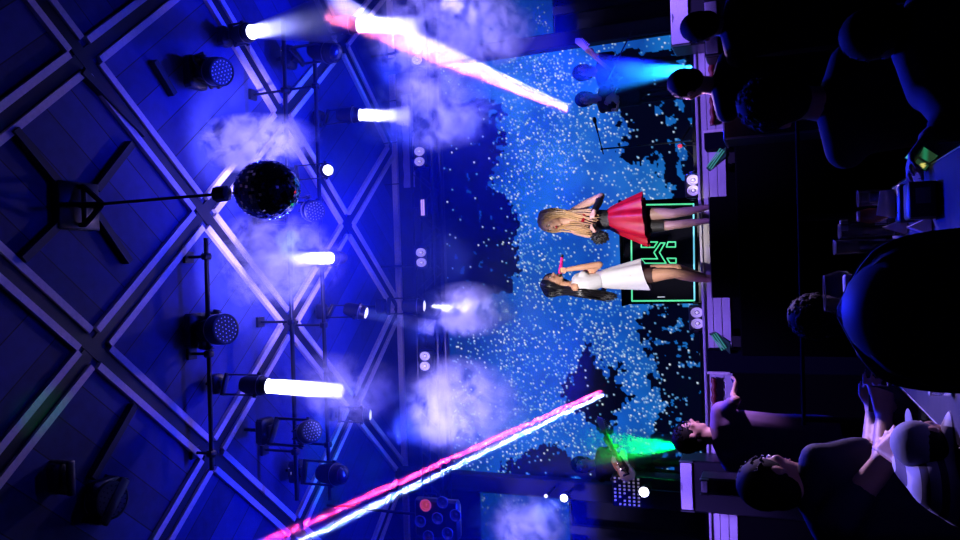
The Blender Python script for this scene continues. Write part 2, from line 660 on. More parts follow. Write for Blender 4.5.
def led_panel(name, P, nu, nv, stars, bright=1.0, parent=None, seed=1, pic=True):
    """P(a, b) -> point on the panel, a down 0..1, b across 0..1"""
    p00, p10, p01 = P(0, 0), P(1, 0), P(0, 1)
    A, B = np.linspace(0, 1, nu), np.linspace(0, 1, nv)
    a, b = np.meshgrid(A, B, indexing='ij')
    a, b = a.ravel(), b.ravel()
    V = np.array(p00)[None] + a[:, None] * np.array(p10 - p00)[None] + b[:, None] * np.array(p01 - p00)[None]
    rel = V - np.array(EYE)[None]
    z = rel @ np.array(FWD)
    u = 480 + rel @ np.array(CX) * 750 / z
    v = 270 - rel @ np.array(CY) * 750 / z
    col, tree = sky_picture(u, v)
    col[:, :3] *= bright
    r = np.random.RandomState(seed)
    n = nu * nv
    dens = np.clip(fbm(u, v, 50, 60) * 1.6 - .25, .1, 1) * np.where(tree, .12, 1)
    dens *= np.where(u < 500, .45, 1)
    pick = (r.rand(n) < stars * dens).nonzero()[0]
    lv = r.rand(len(pick)) ** 3
    for off, w in ((0, 1.0), (1, .55), (nv, .5), (nv + 1, .3)):
        q = np.clip(pick + off, 0, n - 1)
        add = np.stack([.10 + .75 * lv, .35 + .65 * lv, .75 + .45 * lv], -1) * w * bright
        col[q, :3] = np.maximum(col[q, :3], add)
    org = np.array(BASE[parent.name])
    me = bpy.data.meshes.new(name)
    me.vertices.add(n)
    me.vertices.foreach_set('co', (V - org[None]).astype(np.float32).ravel())
    i = np.arange((nu - 1) * (nv - 1))
    i = (i // (nv - 1)) * nv + i % (nv - 1)
    q = np.stack([i, i + nv, i + nv + 1, i + 1], -1).ravel()
    me.loops.add(len(q))
    me.loops.foreach_set('vertex_index', q.astype(np.int32))
    me.polygons.add(len(i))
    me.polygons.foreach_set('loop_start', (np.arange(len(i)) * 4).astype(np.int32))
    me.update(calc_edges=True)
    at = me.color_attributes.new('Col', 'FLOAT_COLOR', 'POINT')
    at.data.foreach_set('color', col.astype(np.float32).ravel())
    me.materials.append(M_LED)
    o = bpy.data.objects.new(name, me)
    COL.objects.link(o)
    o.parent = parent
    BASE[o.name] = Vector(org)
    return o


SCR_Y = 10.9
zt, zb = W(447, 270, SCR_Y).z, RISER_Z + .02
xr, xl = W(560, 50, SCR_Y).x, W(560, 478, SCR_Y).x
led = thing('led_screen', 'huge central LED wall showing a starry blue night sky framed by trees', 'screen', ((xl + xr) / 2, SCR_Y, zb))
led_panel('display', lambda a, c: Vector((xr + (xl - xr) * c, SCR_Y, zt + (zb - zt) * a)), 300, 480, .075, 1.12, led, 1)
b = MB(); b.box(((xl + xr) / 2, SCR_Y + .07, (zt + zb) / 2), (xr - xl + .06, .1, zt - zb + .06)); put('casing', b, M_BLACK, led, smooth=False)
# narrow side screens beyond the dark columns
for nm, v0, v1, seed, lab in (('r', -14, 34, 5, 'narrow LED side screen with dim stars beside the right column'),
                              ('l', 497, 560, 6, 'narrow LED side screen with dim stars beside the left column')):
    xa, xb = W(560, v0, SCR_Y - .1).x, W(560, v1, SCR_Y - .1).x
    zt2, zb2 = W(475, 270, SCR_Y).z, W(563, 270, SCR_Y).z
    t = thing('led_screen', lab, 'screen', ((xa + xb) / 2, SCR_Y - .1, zb2))
    led_panel('display', lambda a, c: Vector((xa + (xb - xa) * c, SCR_Y - .1, zt2 + (zb2 - zt2) * a)), 130, 60, .04, .42, t, seed)
    b = MB(); b.box(((xa + xb) / 2, SCR_Y - .03, (zt2 + zb2) / 2), (abs(xa - xb) + .04, .08, zt2 - zb2 + .04)); put('casing', b, M_BLACK, t, smooth=False)
    b = MB(); b.box(((xa + xb) / 2, SCR_Y - .05, (zb2 + STAGE_Z) / 2), (.12, .1, zb2 - STAGE_Z)); put('stand', b, M_BLACK, t, smooth=False)
# dark columns between the screens
for k, (v0, v1) in enumerate(((34, 49), (479, 497))):
    xa, xb = W(560, v0, SCR_Y - .15).x, W(560, v1, SCR_Y - .15).x
    b = MB(); b.box(((xa + xb) / 2, SCR_Y - .15, (STAGE_Z + CEIL_Z) / 2), (abs(xa - xb), .22, CEIL_Z - STAGE_Z - .01), bevel=.02)
    struct(put('wall_column_%d' % (k + 1), b, M_WALLD, smooth=False))
# ================================================================ lighting rig
M_LAMP = mat('lit_lens', (1, 1, 1), 0.3, emit=(0.80, 0.82, 1.0), power=7.0)
M_LAMPDIM = mat('dim_lit_lens', (1, 1, 1), 0.3, emit=(0.75, 0.72, 1.0), power=1.4)
M_DOT = mat('led_dot', (0.5, 0.5, 0.6), 0.2, emit=(0.5, 0.5, 0.75), power=0.2)
M_GLOWREFL = mat('glowing_reflector', (0.62, 0.58, 0.66), 0.35, 0.0, emit=(.42, .34, .70), power=.45)  # dim glow added so the unlit blinders show pale
M_FIX = mat('black_fixture_plastic', (0.012, 0.012, 0.016), 0.38, spec=0.6)


def pipe(label, u0, v0, u1, v1, Y, r=.026, drops=()):
    p0, p1 = W(u0, v0, Y), W(u1, v1, Y)
    t = thing('lighting_pipe', label, 'pipe', (p0 + p1) / 2, 'black lighting pipes under the ceiling')
    b = MB(); b.tube([p0, p1], r, 12); put('bar', b, M_BLKMETAL, t)
    for f in drops:
        q = p0.lerp(p1, f)
        b = MB(); b.tube([q, Vector((q.x, q.y, CEIL_Z - .004))], .016, 8); b.box((q.x, q.y, CEIL_Z - .02), (.12, .12, .035))
        put('hanger', b, M_BLKMETAL, t)
        b = MB(); b.box(q, (.07, .09, .09), bevel=.015); put('clamp', b, M_BLKMETAL, t)
    return t


pipe('black pipe nearest the camera that carries the big wash heads', 206, 238, 212, 470, 6.25, drops=(.08, .5, .93))
pipe('black pipe crossing the ceiling beyond the mirror ball', 283, 18, 297, 500, 7.4, drops=(.15, .42, .63, .9))
pipe('black pipe farther back carrying the spot heads', 314, 40, 330, 500, 8.1, drops=(.1, .35, .62, .88))


def moving_head(label, u, v, Y, aim, kind='wash', size=.24, lit=0, group='moving head lights under the ceiling', up=.42, pipe_off=None, dots=True):
    """u, v: lens centre; aim: direction the lens looks; size: lens diameter"""
    c = W(u, v, Y)
    d = Vector(aim).normalized()
    R = size / 2
    L = size * 1.25
    pivot = c - d * L * .62
    top = Vector((pivot.x, pivot.y, min(pivot.z + up + .12, CEIL_Z - .10)))
    t = thing('moving_head_light', label, 'stage light', top, group)
    x, y, d = frame_of(d)
    sidev = d.cross(Vector((0, 0, 1)))
    if sidev.length < .1:
        sidev = Vector((1, 0, 0))
    sidev.normalize()
    # base with its clamp and the drop up to the ceiling
    b = MB(); b.box(top, (size * 1.25, size * 1.0, .13), bevel=.025)
    b.box(top - Vector((0, 0, .085)), (size * .6, size * .6, .05), bevel=.01)
    put('base', b, M_FIX, t)
    b = MB(); b.tube([top + Vector((0, 0, .05)), Vector((top.x, top.y, CEIL_Z - .003))], .02, 8)
    put('hanger', b, M_BLKMETAL, t)
    # yoke
    b = MB()
    ytop = Vector((pivot.x, pivot.y, top.z - .12))
    w = R * 1.32
    b.box(ytop, (2 * w + .03, size * .34, .045), (sidev, Vector((0, 0, 1)).cross(sidev), Vector((0, 0, 1))), bevel=.01)
    for s in (-1, 1):
        q = pivot + sidev * (s * w)
        b.tube([Vector((q.x, q.y, ytop.z)), q + Vector((0, 0, .0)), q - Vector((0, 0, R * .35))], [size * .17, size * .15, size * .09], 8, flat=.35, side=d.cross(sidev) if abs(d.z) < .9 else Vector((0, 1, 0)))
        b.disc(q, sidev, size * .13, 16, .05)
    put('yoke', b, M_FIX, t)
    # head shell
    if kind == 'wash':
        prof = [(-L * 1.15, R * .35), (-L * 1.12, R * .62), (-L * .95, R * .82), (-L * .55, R * .98), (-L * .5, R * 1.08), (-L * .28, R * 1.1), (-L * .2, R * 1.04),
                (-L * .06, R * 1.12), (0, R * 1.1), (.004, R * .98), (-.012, R * .96)]
    else:
        prof = [(-L * 1.5, R * .5), (-L * 1.45, R * .9), (-L * 1.2, R * 1.12), (-L * .6, R * 1.2), (-L * .55, R * 1.28), (-L * .35, R * 1.28), (-L * .3, R * 1.15),
                (-L * .05, R * 1.08), (0, R * 1.05), (.006, R * .95), (-.012, R * .93)]
    b = MB(); b.lathe(c, d, prof, 28)
    for k in range(8):
        a = 2 * math.pi * k / 8
        o = x * math.cos(a) + y * math.sin(a)
        b.box(c - d * L * .8 + o * R * .95, (R * .16, L * .5, R * .1), (d.cross(o), d, o), bevel=.004)
    head = put('head', b, M_FIX, t)
    b = MB()
    b.ring_band(c - d * L * .42, d, R * 1.1 if kind == 'wash' else R * 1.27, .006, 28)
    put('trim_ring', b, M_STEEL, t)
    if lit:
        b = MB(); b.lathe(c, d, [(-.012, R * .93), (.004, R * .9), (.014, R * .6), (.018, .001)], 28)
        put('lens', b, M_LAMP if lit == 1 else M_LAMPDIM, t)
    elif kind == 'wash':
        b = MB(); b.disc(c - d * .01, d, R * .97, 28, .012)
        b.m = 1
        for rr, n in ((0, 1), (.3, 6), (.58, 12), (.84, 18)):
            for k in range(n):
                a = 2 * math.pi * k / n
                b.ell(c + (x * math.cos(a) + y * math.sin(a)) * R * rr + d * .0, (R * .052, R * .052, R * .03), (x, y, d), 6, 4)
        put('lens', b, [M_FIX, M_DOT if dots else M_LENSDARK], t)
    else:
        b = MB(); b.lathe(c, d, [(-.012, R * .93), (.012, R * .85), (.035, R * .55), (.045, .001)], 28)
        put('lens', b, M_LENSDARK, t)
        b = MB()
        q = top + Vector((0, -size * .52, 0))
        b.box(q, (.03, .008, .012)); b.box(q + Vector((.06, 0, .03)), (.012, .008, .012))
        put('display', b, M_DOT, t)
    return t, c, d, R


HEADS = {}
CAMV = lambda u, v: (EYE - W(u, v, 6)).normalized()


def toward(u, v, du, dv, k):
    """a direction that seems to run du, dv on the photo while turned k towards the viewer"""
    return (CX * du - CY * dv) + CAMV(u, v) * k


moving_head('black LED wash head hanging unlit beside the brilliant lit spot head', 222, 72, 6.3, toward(222, 72, 1, .12, 1.1), 'wash', .27)
moving_head('black LED wash head unlit on the nearest pipe beside the white capsule beam', 226, 329, 6.2, toward(226, 329, 1, -.1, 1.0), 'wash', .29)
moving_head('black LED wash head hanging dark behind the mirror ball', 315, 211, 7.6, toward(315, 211, .5, .1, 1.4), 'wash', .24)
moving_head('LED wash head veiled by blue haze below the bright white capsule beam', 312, 431, 7.0, toward(312, 431, .7, -.2, 1.2), 'wash', .23)
moving_head('nearly black LED wash head in the dark left corner of the ceiling', 113, 500, 5.0, toward(113, 500, 1, .05, .8), 'wash', .30, dots=False)
moving_head('almost invisible small head at the dark outer edge of the ceiling', 36, 474, 4.6, toward(36, 474, 1, .05, .5), 'wash', .20, dots=False)
moving_head('unlit spot head with a round glass lens between two lit beams', 336, 53, 7.9, toward(336, 53, 1, .15, .7), 'spot', .22)
moving_head('unlit spot head with a glass lens above the long red beam', 343, 475, 7.8, toward(343, 475, 1, .1, .8), 'spot', .21)
t, c, d, R = moving_head('lit spot head with a brilliant white lens near the top edge', 252, 32, 6.8, toward(252, 32, .9, -.15, 1.0), 'spot', .17, 1)
HEADS['a'] = (c, d, R)
t, c, d, R = moving_head('lit spot head beaming smoke beside the mirror ball', 328, 170, 7.7, toward(328, 170, .3, -.05, 1.2), 'spot', .13, 1)
HEADS['b'] = (c, d, R)
t, c, d, R = moving_head('lit head with a long white capsule beam pointing down beside the near pipe', 268, 386, 6.5, toward(268, 386, 1, .07, .25), 'spot', .165, 1)
HEADS['c'] = (c, d, R)
t, c, d, R = moving_head('lit head glowing white in smoke below the mirror ball', 330, 258, 7.8, toward(330, 258, -.55, 0.02, .85), 'spot', .15, 1, up=.25)
HEADS['d'] = (c, d, R)
t, c, d, R = moving_head('lit head with the broadest white beam near the top of the ceiling edge', 358, 25, 8.6, toward(358, 25, 1, 0, .22), 'spot', .19, 1)
HEADS['e'] = (c, d, R)
t, c, d, R = moving_head('lit head with a smoky white beam at the ceiling edge, second from the top', 360, 115, 8.7, toward(360, 115, 1, .02, .2), 'spot', .17, 1)
HEADS['f'] = (c, d, R)
t, c, d, R = moving_head('head seen edge-on with a thin bright lens and a faint beam', 366, 313, 8.6, toward(366, 313, 1, .22, .14), 'spot', .16, 2)
HEADS['g'] = (c, d, R)
t, c, d, R = moving_head('head with a flat dim lens on the portal truss blowing light into a violet cloud', 424, 306, 9.6, toward(424, 306, 1, .02, .12), 'spot', .17, 2)
HEADS['h'] = (c, d, R)
t, c, d, R = moving_head('head seen edge-on as a white line beneath the capsule beam', 370, 415, 8.8, toward(370, 415, 1, .0, .05), 'spot', .15, 2)
HEADS['i'] = (c, d, R)

# ---------------------------------------------------------------- mirror ball
BALL_Y = 4.87
bc = W(267, 190, BALL_Y)
br = 29.5 * PX(bc)
top = W(76, 196, BALL_Y)
# the ceiling above the ball
mount = Vector((bc.x, bc.y, CEIL_Z))
t = thing('mirror_ball', 'large mirror ball hanging from a long black rod under the lattice ceiling', 'mirror ball', mount)
M_MIRROR = mat('mirror_tiles', (0.88, 0.88, 0.92), 0.05, 1.0, var=0.05)
rng = random.Random(3)
b = MB()
rows = 30
ks = 1.15
for i in range(rows):
    t0, t1 = math.pi * (i + .06) / rows, math.pi * (i + .94) / rows
    tm = (t0 + t1) / 2
    n = max(4, int(2 * rows * math.sin(tm)))
    for j in range(n):
        a0, a1 = 2 * math.pi * (j + .05) / n, 2 * math.pi * (j + .95) / n
        am = (a0 + a1) / 2
        nn = Vector((math.sin(tm) * math.cos(am), math.sin(tm) * math.sin(am), math.cos(tm)))
        tilt = Vector((rng.uniform(-1, 1), rng.uniform(-1, 1), rng.uniform(-1, 1))) * (.55 if rng.random() < .18 else .12)
        nt_ = (nn + tilt).normalized()
        vs = []
        for tt, aa in ((t0, a0), (t0, a1), (t1, a1), (t1, a0)):
            p = Vector((math.sin(tt) * math.cos(aa), math.sin(tt) * math.sin(aa), math.cos(tt)))
            p = p - nt_ * ((p - nn).dot(nt_)) * .9
            vs.append(bc + Vector((p.x * br, p.y * br, p.z * br * ks)))
        b.add(vs, [(0, 3, 2, 1)])
put('mirror_tiles', b, M_MIRROR, t, smooth=False)
b = MB(); b.ell(bc, (br * .975, br * .975, br * .975 * ks), nu=32, nv=20); put('core', b, M_BLACK, t)
btop = bc + Vector((0, 0, br * ks))
b = MB(); b.lathe(btop, (0, 0, 1), [(-.01, .03), (.02, .03), (.03, .012), (.06, .012)], 14); put('cap', b, M_STEEL, t)
mz = W(222, 192, BALL_Y).z
b = MB()
b.lathe(Vector((bc.x, bc.y, mz)), (0, 0, 1), [(-.07, .03), (-.055, .062), (.055, .066), (.07, .05), (.078, .02)], 8)
put('motor', b, M_FIX, t, smooth=False)
zb0 = W(100, 196, BALL_Y).z
b = MB(); b.tube([Vector((bc.x, bc.y, mz)), Vector((bc.x, bc.y, zb0))], .013, 10); put('rod', b, M_BLKMETAL, t)
b = MB(); b.tube([btop, Vector((bc.x, bc.y, mz - .06))], .005, 6); put('shaft', b, M_STEEL, t)
b = MB()
yz = zb0 + .0
ztop = W(84, 196, BALL_Y).z
for s in (-1, 1):
    b.tube([Vector((bc.x, bc.y, yz - .03)), Vector((bc.x + s * .17, bc.y, ztop)), Vector((bc.x + s * .17, bc.y, CEIL_Z))], .024, 8)
    b.tube([Vector((bc.x, bc.y, yz)), Vector((bc.x, bc.y + s * .17, ztop)), Vector((bc.x, bc.y + s * .17, CEIL_Z))], .02, 8)
b.tube([Vector((bc.x - .17, bc.y, ztop)), Vector((bc.x + .17, bc.y, ztop))], .024, 8)
b.tube([Vector((bc.x, bc.y, yz)), Vector((bc.x, bc.y, CEIL_Z))], .02, 8)
b.box((bc.x, bc.y, CEIL_Z - .05), (.42, .42, .1), bevel=.01)
put('bracket', b, M_BLKMETAL, t)

# ---------------------------------------------------------------- portal truss above the screen with blinders
PT_Y = 10.2
t = thing('portal_truss', 'black box truss running across above the LED wall', 'truss', W(424, 270, PT_Y))
zc_ = W(424, 250, PT_Y).z
for nm, dz, dy in (('chord', .17, .14), ('chord', -.17, .14), ('chord', .17, -.14), ('chord', -.17, -.14)):
    b = MB(); b.tube([Vector((-4.2, PT_Y + dy + .15, zc_ + dz)), Vector((4.2, PT_Y + dy + .15, zc_ + dz))], .025, 8); put(nm, b, M_BLKMETAL, t)
for dy in (-.14, .14):
    b = MB()
    b.tube([Vector((-4.2 + k * .3, PT_Y + dy + .15, zc_ + .17 * (1 if k % 2 else -1))) for k in range(29)], .011, 6)
    put('lacing', b, M_BLKMETAL, t)
for x in (-3.4, 0.1, 3.4):
    b = MB(); b.tube([Vector((x, PT_Y + .15, zc_)), Vector((x, PT_Y + .15, CEIL_Z - .002))], .02, 8); put('hanger', b, M_BLKMETAL, t)


def blinder(label, pts, Y, group, dia=None, base_z=None):
    """a two-lamp blinder; pts are the photo positions of the lamp centres"""
    cs = [W(u, v, Y) for u, v in pts]
    mid = (cs[0] + cs[1]) / 2
    px = PX(mid)
    r = (dia or 8.2) / 2 * px
    d = Vector((0, -1, .0))
    base = Vector((mid.x, mid.y + .06, base_z if base_z is not None else mid.z))
    t = thing('blinder_light', label, 'stage light', base, group)
    w = abs(cs[0].x - cs[1].x)
    rz = r * 1.18
    b = MB()
    b.box(mid + Vector((0, .07, 0)), (w + 2 * r + .05, .12, 2 * rz + .06), bevel=.015)
    put('housing', b, M_FIX, t)
    for q in cs:
        b = MB()
        x = Vector((1, 0, 0)); z = Vector((0, 0, 1))
        for r0, y in ((r * 1.03, -.012),):
            rs = []
            for rr, yy in ((r * 1.08, .01), (r * 1.08, -.02), (r * .98, -.02), (r * .72, .004), (r * .34, .012), (r * .30, -.006), (r * .02, -.016)):
                rs.append([q + x * (rr * math.cos(a)) + z * (rr * 1.18 * math.sin(a)) + Vector((0, yy, 0)) for a in (2 * math.pi * k / 24 for k in range(24))])
            b.rings(rs)
        put('lamp', b, M_GLOWREFL, t)
        b = MB(); b.ell(q + Vector((0, -.012, 0)), r * .22, nu=10, nv=6); put('bulb', b, M_BULB, t)
    b = MB()
    for s in (-1, 1):
        b.box(mid + Vector((s * (w / 2 + r + .04), .08, 0)), (.018, .05, rz * 1.6), bevel=.004)
    if base_z is not None:
        b.box((mid.x, mid.y + .08, base_z + .012), (w + 2 * r + .1, .16, .02), bevel=.004)
        for s in (-1, 1):
            b.box((mid.x + s * (w / 2 + r + .04), mid.y + .08, (base_z + mid.z) / 2), (.018, .05, mid.z - base_z), bevel=.004)
    else:
        b.box((mid.x, mid.y + .09, mid.z + rz + .06), (w + 2 * r + .1, .05, .02), bevel=.004)
        b.tube([Vector((mid.x, mid.y + .09, mid.z + rz + .06)), Vector((mid.x, PT_Y + .0, zc_ + .17))], .015, 6)
    put('bracket', b, M_BLKMETAL, t)
    return t


M_BULB = mat('lamp_bulb', (0.9, 0.85, 0.9), 0.2, emit=(1.0, 0.85, 0.95), power=.5)
GT = 'two-lamp blinders on the portal truss'
blinder('two-lamp blinder on the truss, the one nearest the top edge', [(419.5, 151.5), (419.5, 161.5)], PT_Y - .1, GT)
blinder('two-lamp blinder on the truss above the singers', [(421, 252.5), (421.5, 262.5)], PT_Y - .1, GT)
blinder('two-lamp blinder on the truss between the two smoke clouds', [(425, 356), (425, 366)], PT_Y - .1, GT)
blinder('two-lamp blinder on the truss dimmed by the upper cloud', [(417, 50), (417, 60)], PT_Y - .1, GT)
GF = 'two-lamp blinders on the stage floor'
blinder('two-lamp blinder standing on the stage floor on the red-skirted singer side of the booth', [(693, 180), (693.5, 190.5)], 8.25, GF, 9.5, STAGE_Z)
blinder('two-lamp blinder standing on the stage floor on the white-dressed singer side of the booth', [(697, 312.5), (697.5, 323.5)], 8.25, GF, 9.5, STAGE_Z)
# pale light bar on the truss
p0, p1 = W(422.5, 199.5, PT_Y - .1), W(423, 215.5, PT_Y - .1)
t = thing('light_bar', 'short pale lilac light bar on the truss between two blinders', 'light', (p0 + p1) / 2)
b = MB(); b.box((p0 + p1) / 2 + Vector((0, .03, 0)), (abs(p0.x - p1.x) + .03, .06, .09), bevel=.008); put('housing', b, M_FIX, t)
b = MB()
for k in range(2):
    b.box((p0 + p1) / 2 + Vector((0, -.003, -.016 + .032 * k)), (abs(p0.x - p1.x), .012, .026), bevel=.004)
put('tube', b, mat('lilac_tube', (.6, .5, .7), .4, emit=(.48, .28, .72), power=1.0), t)
b = MB(); b.tube([(p0 + p1) / 2 + Vector((0, .05, .03)), Vector(((p0 + p1).x / 2, PT_Y + .0, zc_ + .17))], .014, 6); put('bracket', b, M_BLKMETAL, t)
# pale hanging fabric panels behind the truss
M_BANNER = mat('pale_banner_cloth', (0.35, 0.32, 0.45), 0.8, bump=.3)
p0, p1 = W(401, 95, PT_Y + .45), W(415, 187, PT_Y + .45)
b = MB()
n = 24
ring0, ring1 = [], []
for k in range(n + 1):
    x = p0.x + (p1.x - p0.x) * k / n
    y = PT_Y + .45 + .015 * math.sin(k * 1.3)
    ring0.append(Vector((x, y, p0.z))); ring1.append(Vector((x, y, p1.z)))
b.add(ring0 + ring1 + [p + Vector((0, .012, 0)) for p in ring0] + [p + Vector((0, .012, 0)) for p in ring1],
      [(k, k + 1, n + 2 + k, n + 1 + k) for k in range(n)] + [(2 * n + 2 + k, 3 * n + 3 + k, 3 * n + 4 + k, 2 * n + 3 + k) for k in range(n)] +
      [(k, 2 * n + 2 + k, 2 * n + 3 + k, k + 1) for k in range(n)] + [(n + 1 + k, n + 2 + k, 3 * n + 4 + k, 3 * n + 3 + k) for k in range(n)])
t = thing('cloth_banner', 'pale cloth banner hung behind the truss near the top of the stage', 'banner', (p0 + p1) / 2)
put('cloth', b, M_BANNER, t)
for f in (.05, .5, .95):
    x = p0.x + (p1.x - p0.x) * f
    b = MB(); b.tube([Vector((x, PT_Y + .455, p0.z - .03)), Vector((x, PT_Y + .455, CEIL_Z - .003))], .008, 6); put('strap', b, M_BLACK, t)

# six round lamps in a cluster at the lower corner
t = thing('lamp_cluster', 'cluster of round blinder lamps at the lower corner, one glowing red', 'stage light', W(432, 515, 8.6))
px = PX(W(432, 515, 8.6))
b = MB()
cen = [(426, 505, 1), (443, 502, 0), (438, 518, 0), (456, 515, 0), (421, 521, 0), (429, 536, 0), (448, 533, 0)]
ctr = W(438, 518, 8.66)
b.box(ctr, (.50, .12, .62), bevel=.03)
put('housing', b, M_FIX, t)
for u, v, red in cen:
    q = W(u, v, 8.57)
    b = MB(); b.lathe(q, (0, -1, 0), [(0, .075), (.02, .08), (.03, .072), (.005, .05), (-.01, .02), (.01, .016), (.02, .002)], 20)
    put('lamp', b, mat('red_lamp', (.6, .1, .1), .3, emit=(.9, .10, .12), power=.3) if red else mat('round_glass_lamp', (.25, .25, .42), .12, .4), t)
b = MB(); b.tube([ctr + Vector((0, .06, .2)), Vector((ctr.x, ctr.y + .06, CEIL_Z - .003))], .02, 8); put('hanger', b, M_BLKMETAL, t)
# ================================================================ smoke, haze and beams
def smoke_mat(name, density, thr=.42, scale=2.4, gain=3.0, color=(1, 1, 1), soft=1.0, seed=0.0, aniso=0.0, axis=False, detail=6):
    m = bpy.data.materials.new(name)
    m.use_nodes = True
    nt = m.node_tree
    nt.nodes.clear()
    N, L = nt.nodes.new, nt.links.new
    out = N('ShaderNodeOutputMaterial')
    vs = N('ShaderNodeVolumeScatter')
    vs.inputs['Color'].default_value = (*color, 1)
    vs.inputs['Anisotropy'].default_value = aniso
    L(vs.outputs[0], out.inputs['Volume'])

    def math_(op, a, c=None, clamp=False):
        n = N('ShaderNodeMath'); n.operation = op; n.use_clamp = clamp
        for i, x in enumerate((a, c)):
            if x is None:
                continue
            if isinstance(x, (int, float)):
                n.inputs[i].default_value = x
            else:
                L(x, n.inputs[i])
        return n.outputs[0]
    tc = N('ShaderNodeTexCoord')
    geo = N('ShaderNodeNewGeometry')
    nz = N('ShaderNodeTexNoise')
    nz.noise_dimensions = '4D'
    nz.inputs['W'].default_value = seed
    nz.inputs['Scale'].default_value = scale
    nz.inputs['Detail'].default_value = detail
    nz.inputs['Roughness'].default_value = .6
    nz.inputs['Distortion'].default_value = 1.1
    L(geo.outputs['Position'], nz.inputs['Vector'])
    nv = math_('MULTIPLY', math_('SUBTRACT', nz.outputs['Fac'], thr), gain, True)
    if axis:          # cone: object z runs 0..1 along the jet, radius grows with it
        sp = N('ShaderNodeSeparateXYZ'); L(tc.outputs['Object'], sp.inputs[0])
        z = sp.outputs['Z']
        rr = math_('SQRT', math_('ADD', math_('MULTIPLY', sp.outputs['X'], sp.outputs['X']), math_('MULTIPLY', sp.outputs['Y'], sp.outputs['Y'])))
        rad = math_('ADD', math_('MULTIPLY', z, 1.0 - axis), axis)
        fall = math_('MULTIPLY', math_('SUBTRACT', 1.0, math_('DIVIDE', rr, rad)), 2.0, True)
        end = math_('MULTIPLY', math_('SUBTRACT', 1.0, z), 1.6, True)
        thin = math_('DIVIDE', 1.0, math_('ADD', math_('MULTIPLY', z, 1.0), .5))
        nv2 = math_('ADD', math_('MULTIPLY', nv, math_('ADD', math_('MULTIPLY', z, .75), .25, True)), math_('SUBTRACT', .8, z, True))
        dens = math_('MULTIPLY', math_('MULTIPLY', nv2, fall), math_('MULTIPLY', end, thin))
    else:
        ln = N('ShaderNodeVectorMath'); ln.operation = 'LENGTH'
        L(tc.outputs['Object'], ln.inputs[0])
        fall = math_('MULTIPLY', math_('SUBTRACT', 1.0, ln.outputs['Value']), soft * 2.0, True)
        dens = math_('MULTIPLY', nv, fall)
    dens = math_('MULTIPLY', dens, density)
    L(dens, vs.inputs['Density'])
    return m


def fixn(me, b):
    me.from_pydata([tuple(p) for p in b.v], [], b.f)
    bm = bmesh.new()
    bm.from_mesh(me)
    bmesh.ops.recalc_face_normals(bm, faces=bm.faces)
    bm.to_mesh(me)
    bm.free()


def cloud(name, label, u, v, Y, su, sv, sy, density, seed, **k):
    """ellipsoid of drifting smoke, su / sv its half size on the photo in pixels"""
    c = W(u, v, Y)
    px = PX(c)
    me = bpy.data.meshes.new(name)
    b = MB(); b.ell((0, 0, 0), 1.0, nu=20, nv=14)
    fixn(me, b)
    me.materials.append(smoke_mat(name + '_%d' % seed, density, seed=seed * 3.7, **k))
    o = bpy.data.objects.new(name, me)
    COL.objects.link(o)
    o.location = c
    o.scale = (sv * px, sy, su * px)
    return tag(o, label, 'smoke', None, 'stuff')


# thin haze under the ceiling and before the screen, blue light put into its colour
def haze_box(lo, hi, density, label):
    m = bpy.data.materials.new('blue_tinted_haze')
    m.use_nodes = True
    nt = m.node_tree
    nt.nodes.clear()
    out = nt.nodes.new('ShaderNodeOutputMaterial')
    vs = nt.nodes.new('ShaderNodeVolumeScatter')
    vs.inputs['Color'].default_value = (.10, .22, 1, 1)
    vs.inputs['Density'].default_value = density
    nt.links.new(vs.outputs[0], out.inputs['Volume'])
    b = MB(); b.box((Vector(lo) + Vector(hi)) / 2, Vector(hi) - Vector(lo))
    o = put('haze', b, m, loc=(Vector(lo) + Vector(hi)) / 2, smooth=False)
    return tag(o, label, 'haze', None, 'stuff')


haze_box((-4.4, 6.2, 3.2), (4.2, 10.0, CEIL_Z - .16), .055, 'thin stage haze coloured like the blue light, hanging under the ceiling lattice')


def beam_spot(key, power, color, angle, off=.03, radius=.04, blend=.25):
    c, d, R = HEADS[key]
    return spot('head_beam', c + d * off, c + d * (off + 1), power, color, angle, blend, radius)


WHITEBLUE = (0.55, 0.55, 1.0)
for k, p, a in (('b', 60, 24), ('h', 300, 22), ('i', 60, 14)):
    beam_spot(k, p, WHITEBLUE, a)


def fading_haze(k, length, fade=False):
    """haze that thickens along a beam so that the beam is spent at its end"""
    m = bpy.data.materials.new('beam_haze')
    m.use_nodes = True
    nt = m.node_tree
    nt.nodes.clear()
    N, L = nt.nodes.new, nt.links.new
    out = N('ShaderNodeOutputMaterial')
    vs = N('ShaderNodeVolumeScatter')
    vs.inputs['Color'].default_value = (1, 1, 1, 1)
    L(vs.outputs[0], out.inputs['Volume'])
    tc = N('ShaderNodeTexCoord')
    sp = N('ShaderNodeSeparateXYZ'); L(tc.outputs['Object'], sp.inputs[0])
    m1 = N('ShaderNodeMath'); m1.operation = 'MULTIPLY_ADD'
    L(sp.outputs['Z'], m1.inputs[0]); m1.inputs[1].default_value = -k; m1.inputs[2].default_value = 1.0
    m2 = N('ShaderNodeMath'); m2.operation = 'DIVIDE'
    m2.inputs[0].default_value = k / length
    L(m1.outputs[0], m2.inputs[1])
    if fade:
        vs.inputs['Density'].default_value = 3.6 / length
    else:
        L(m2.outputs[0], vs.inputs['Density'])
    return m


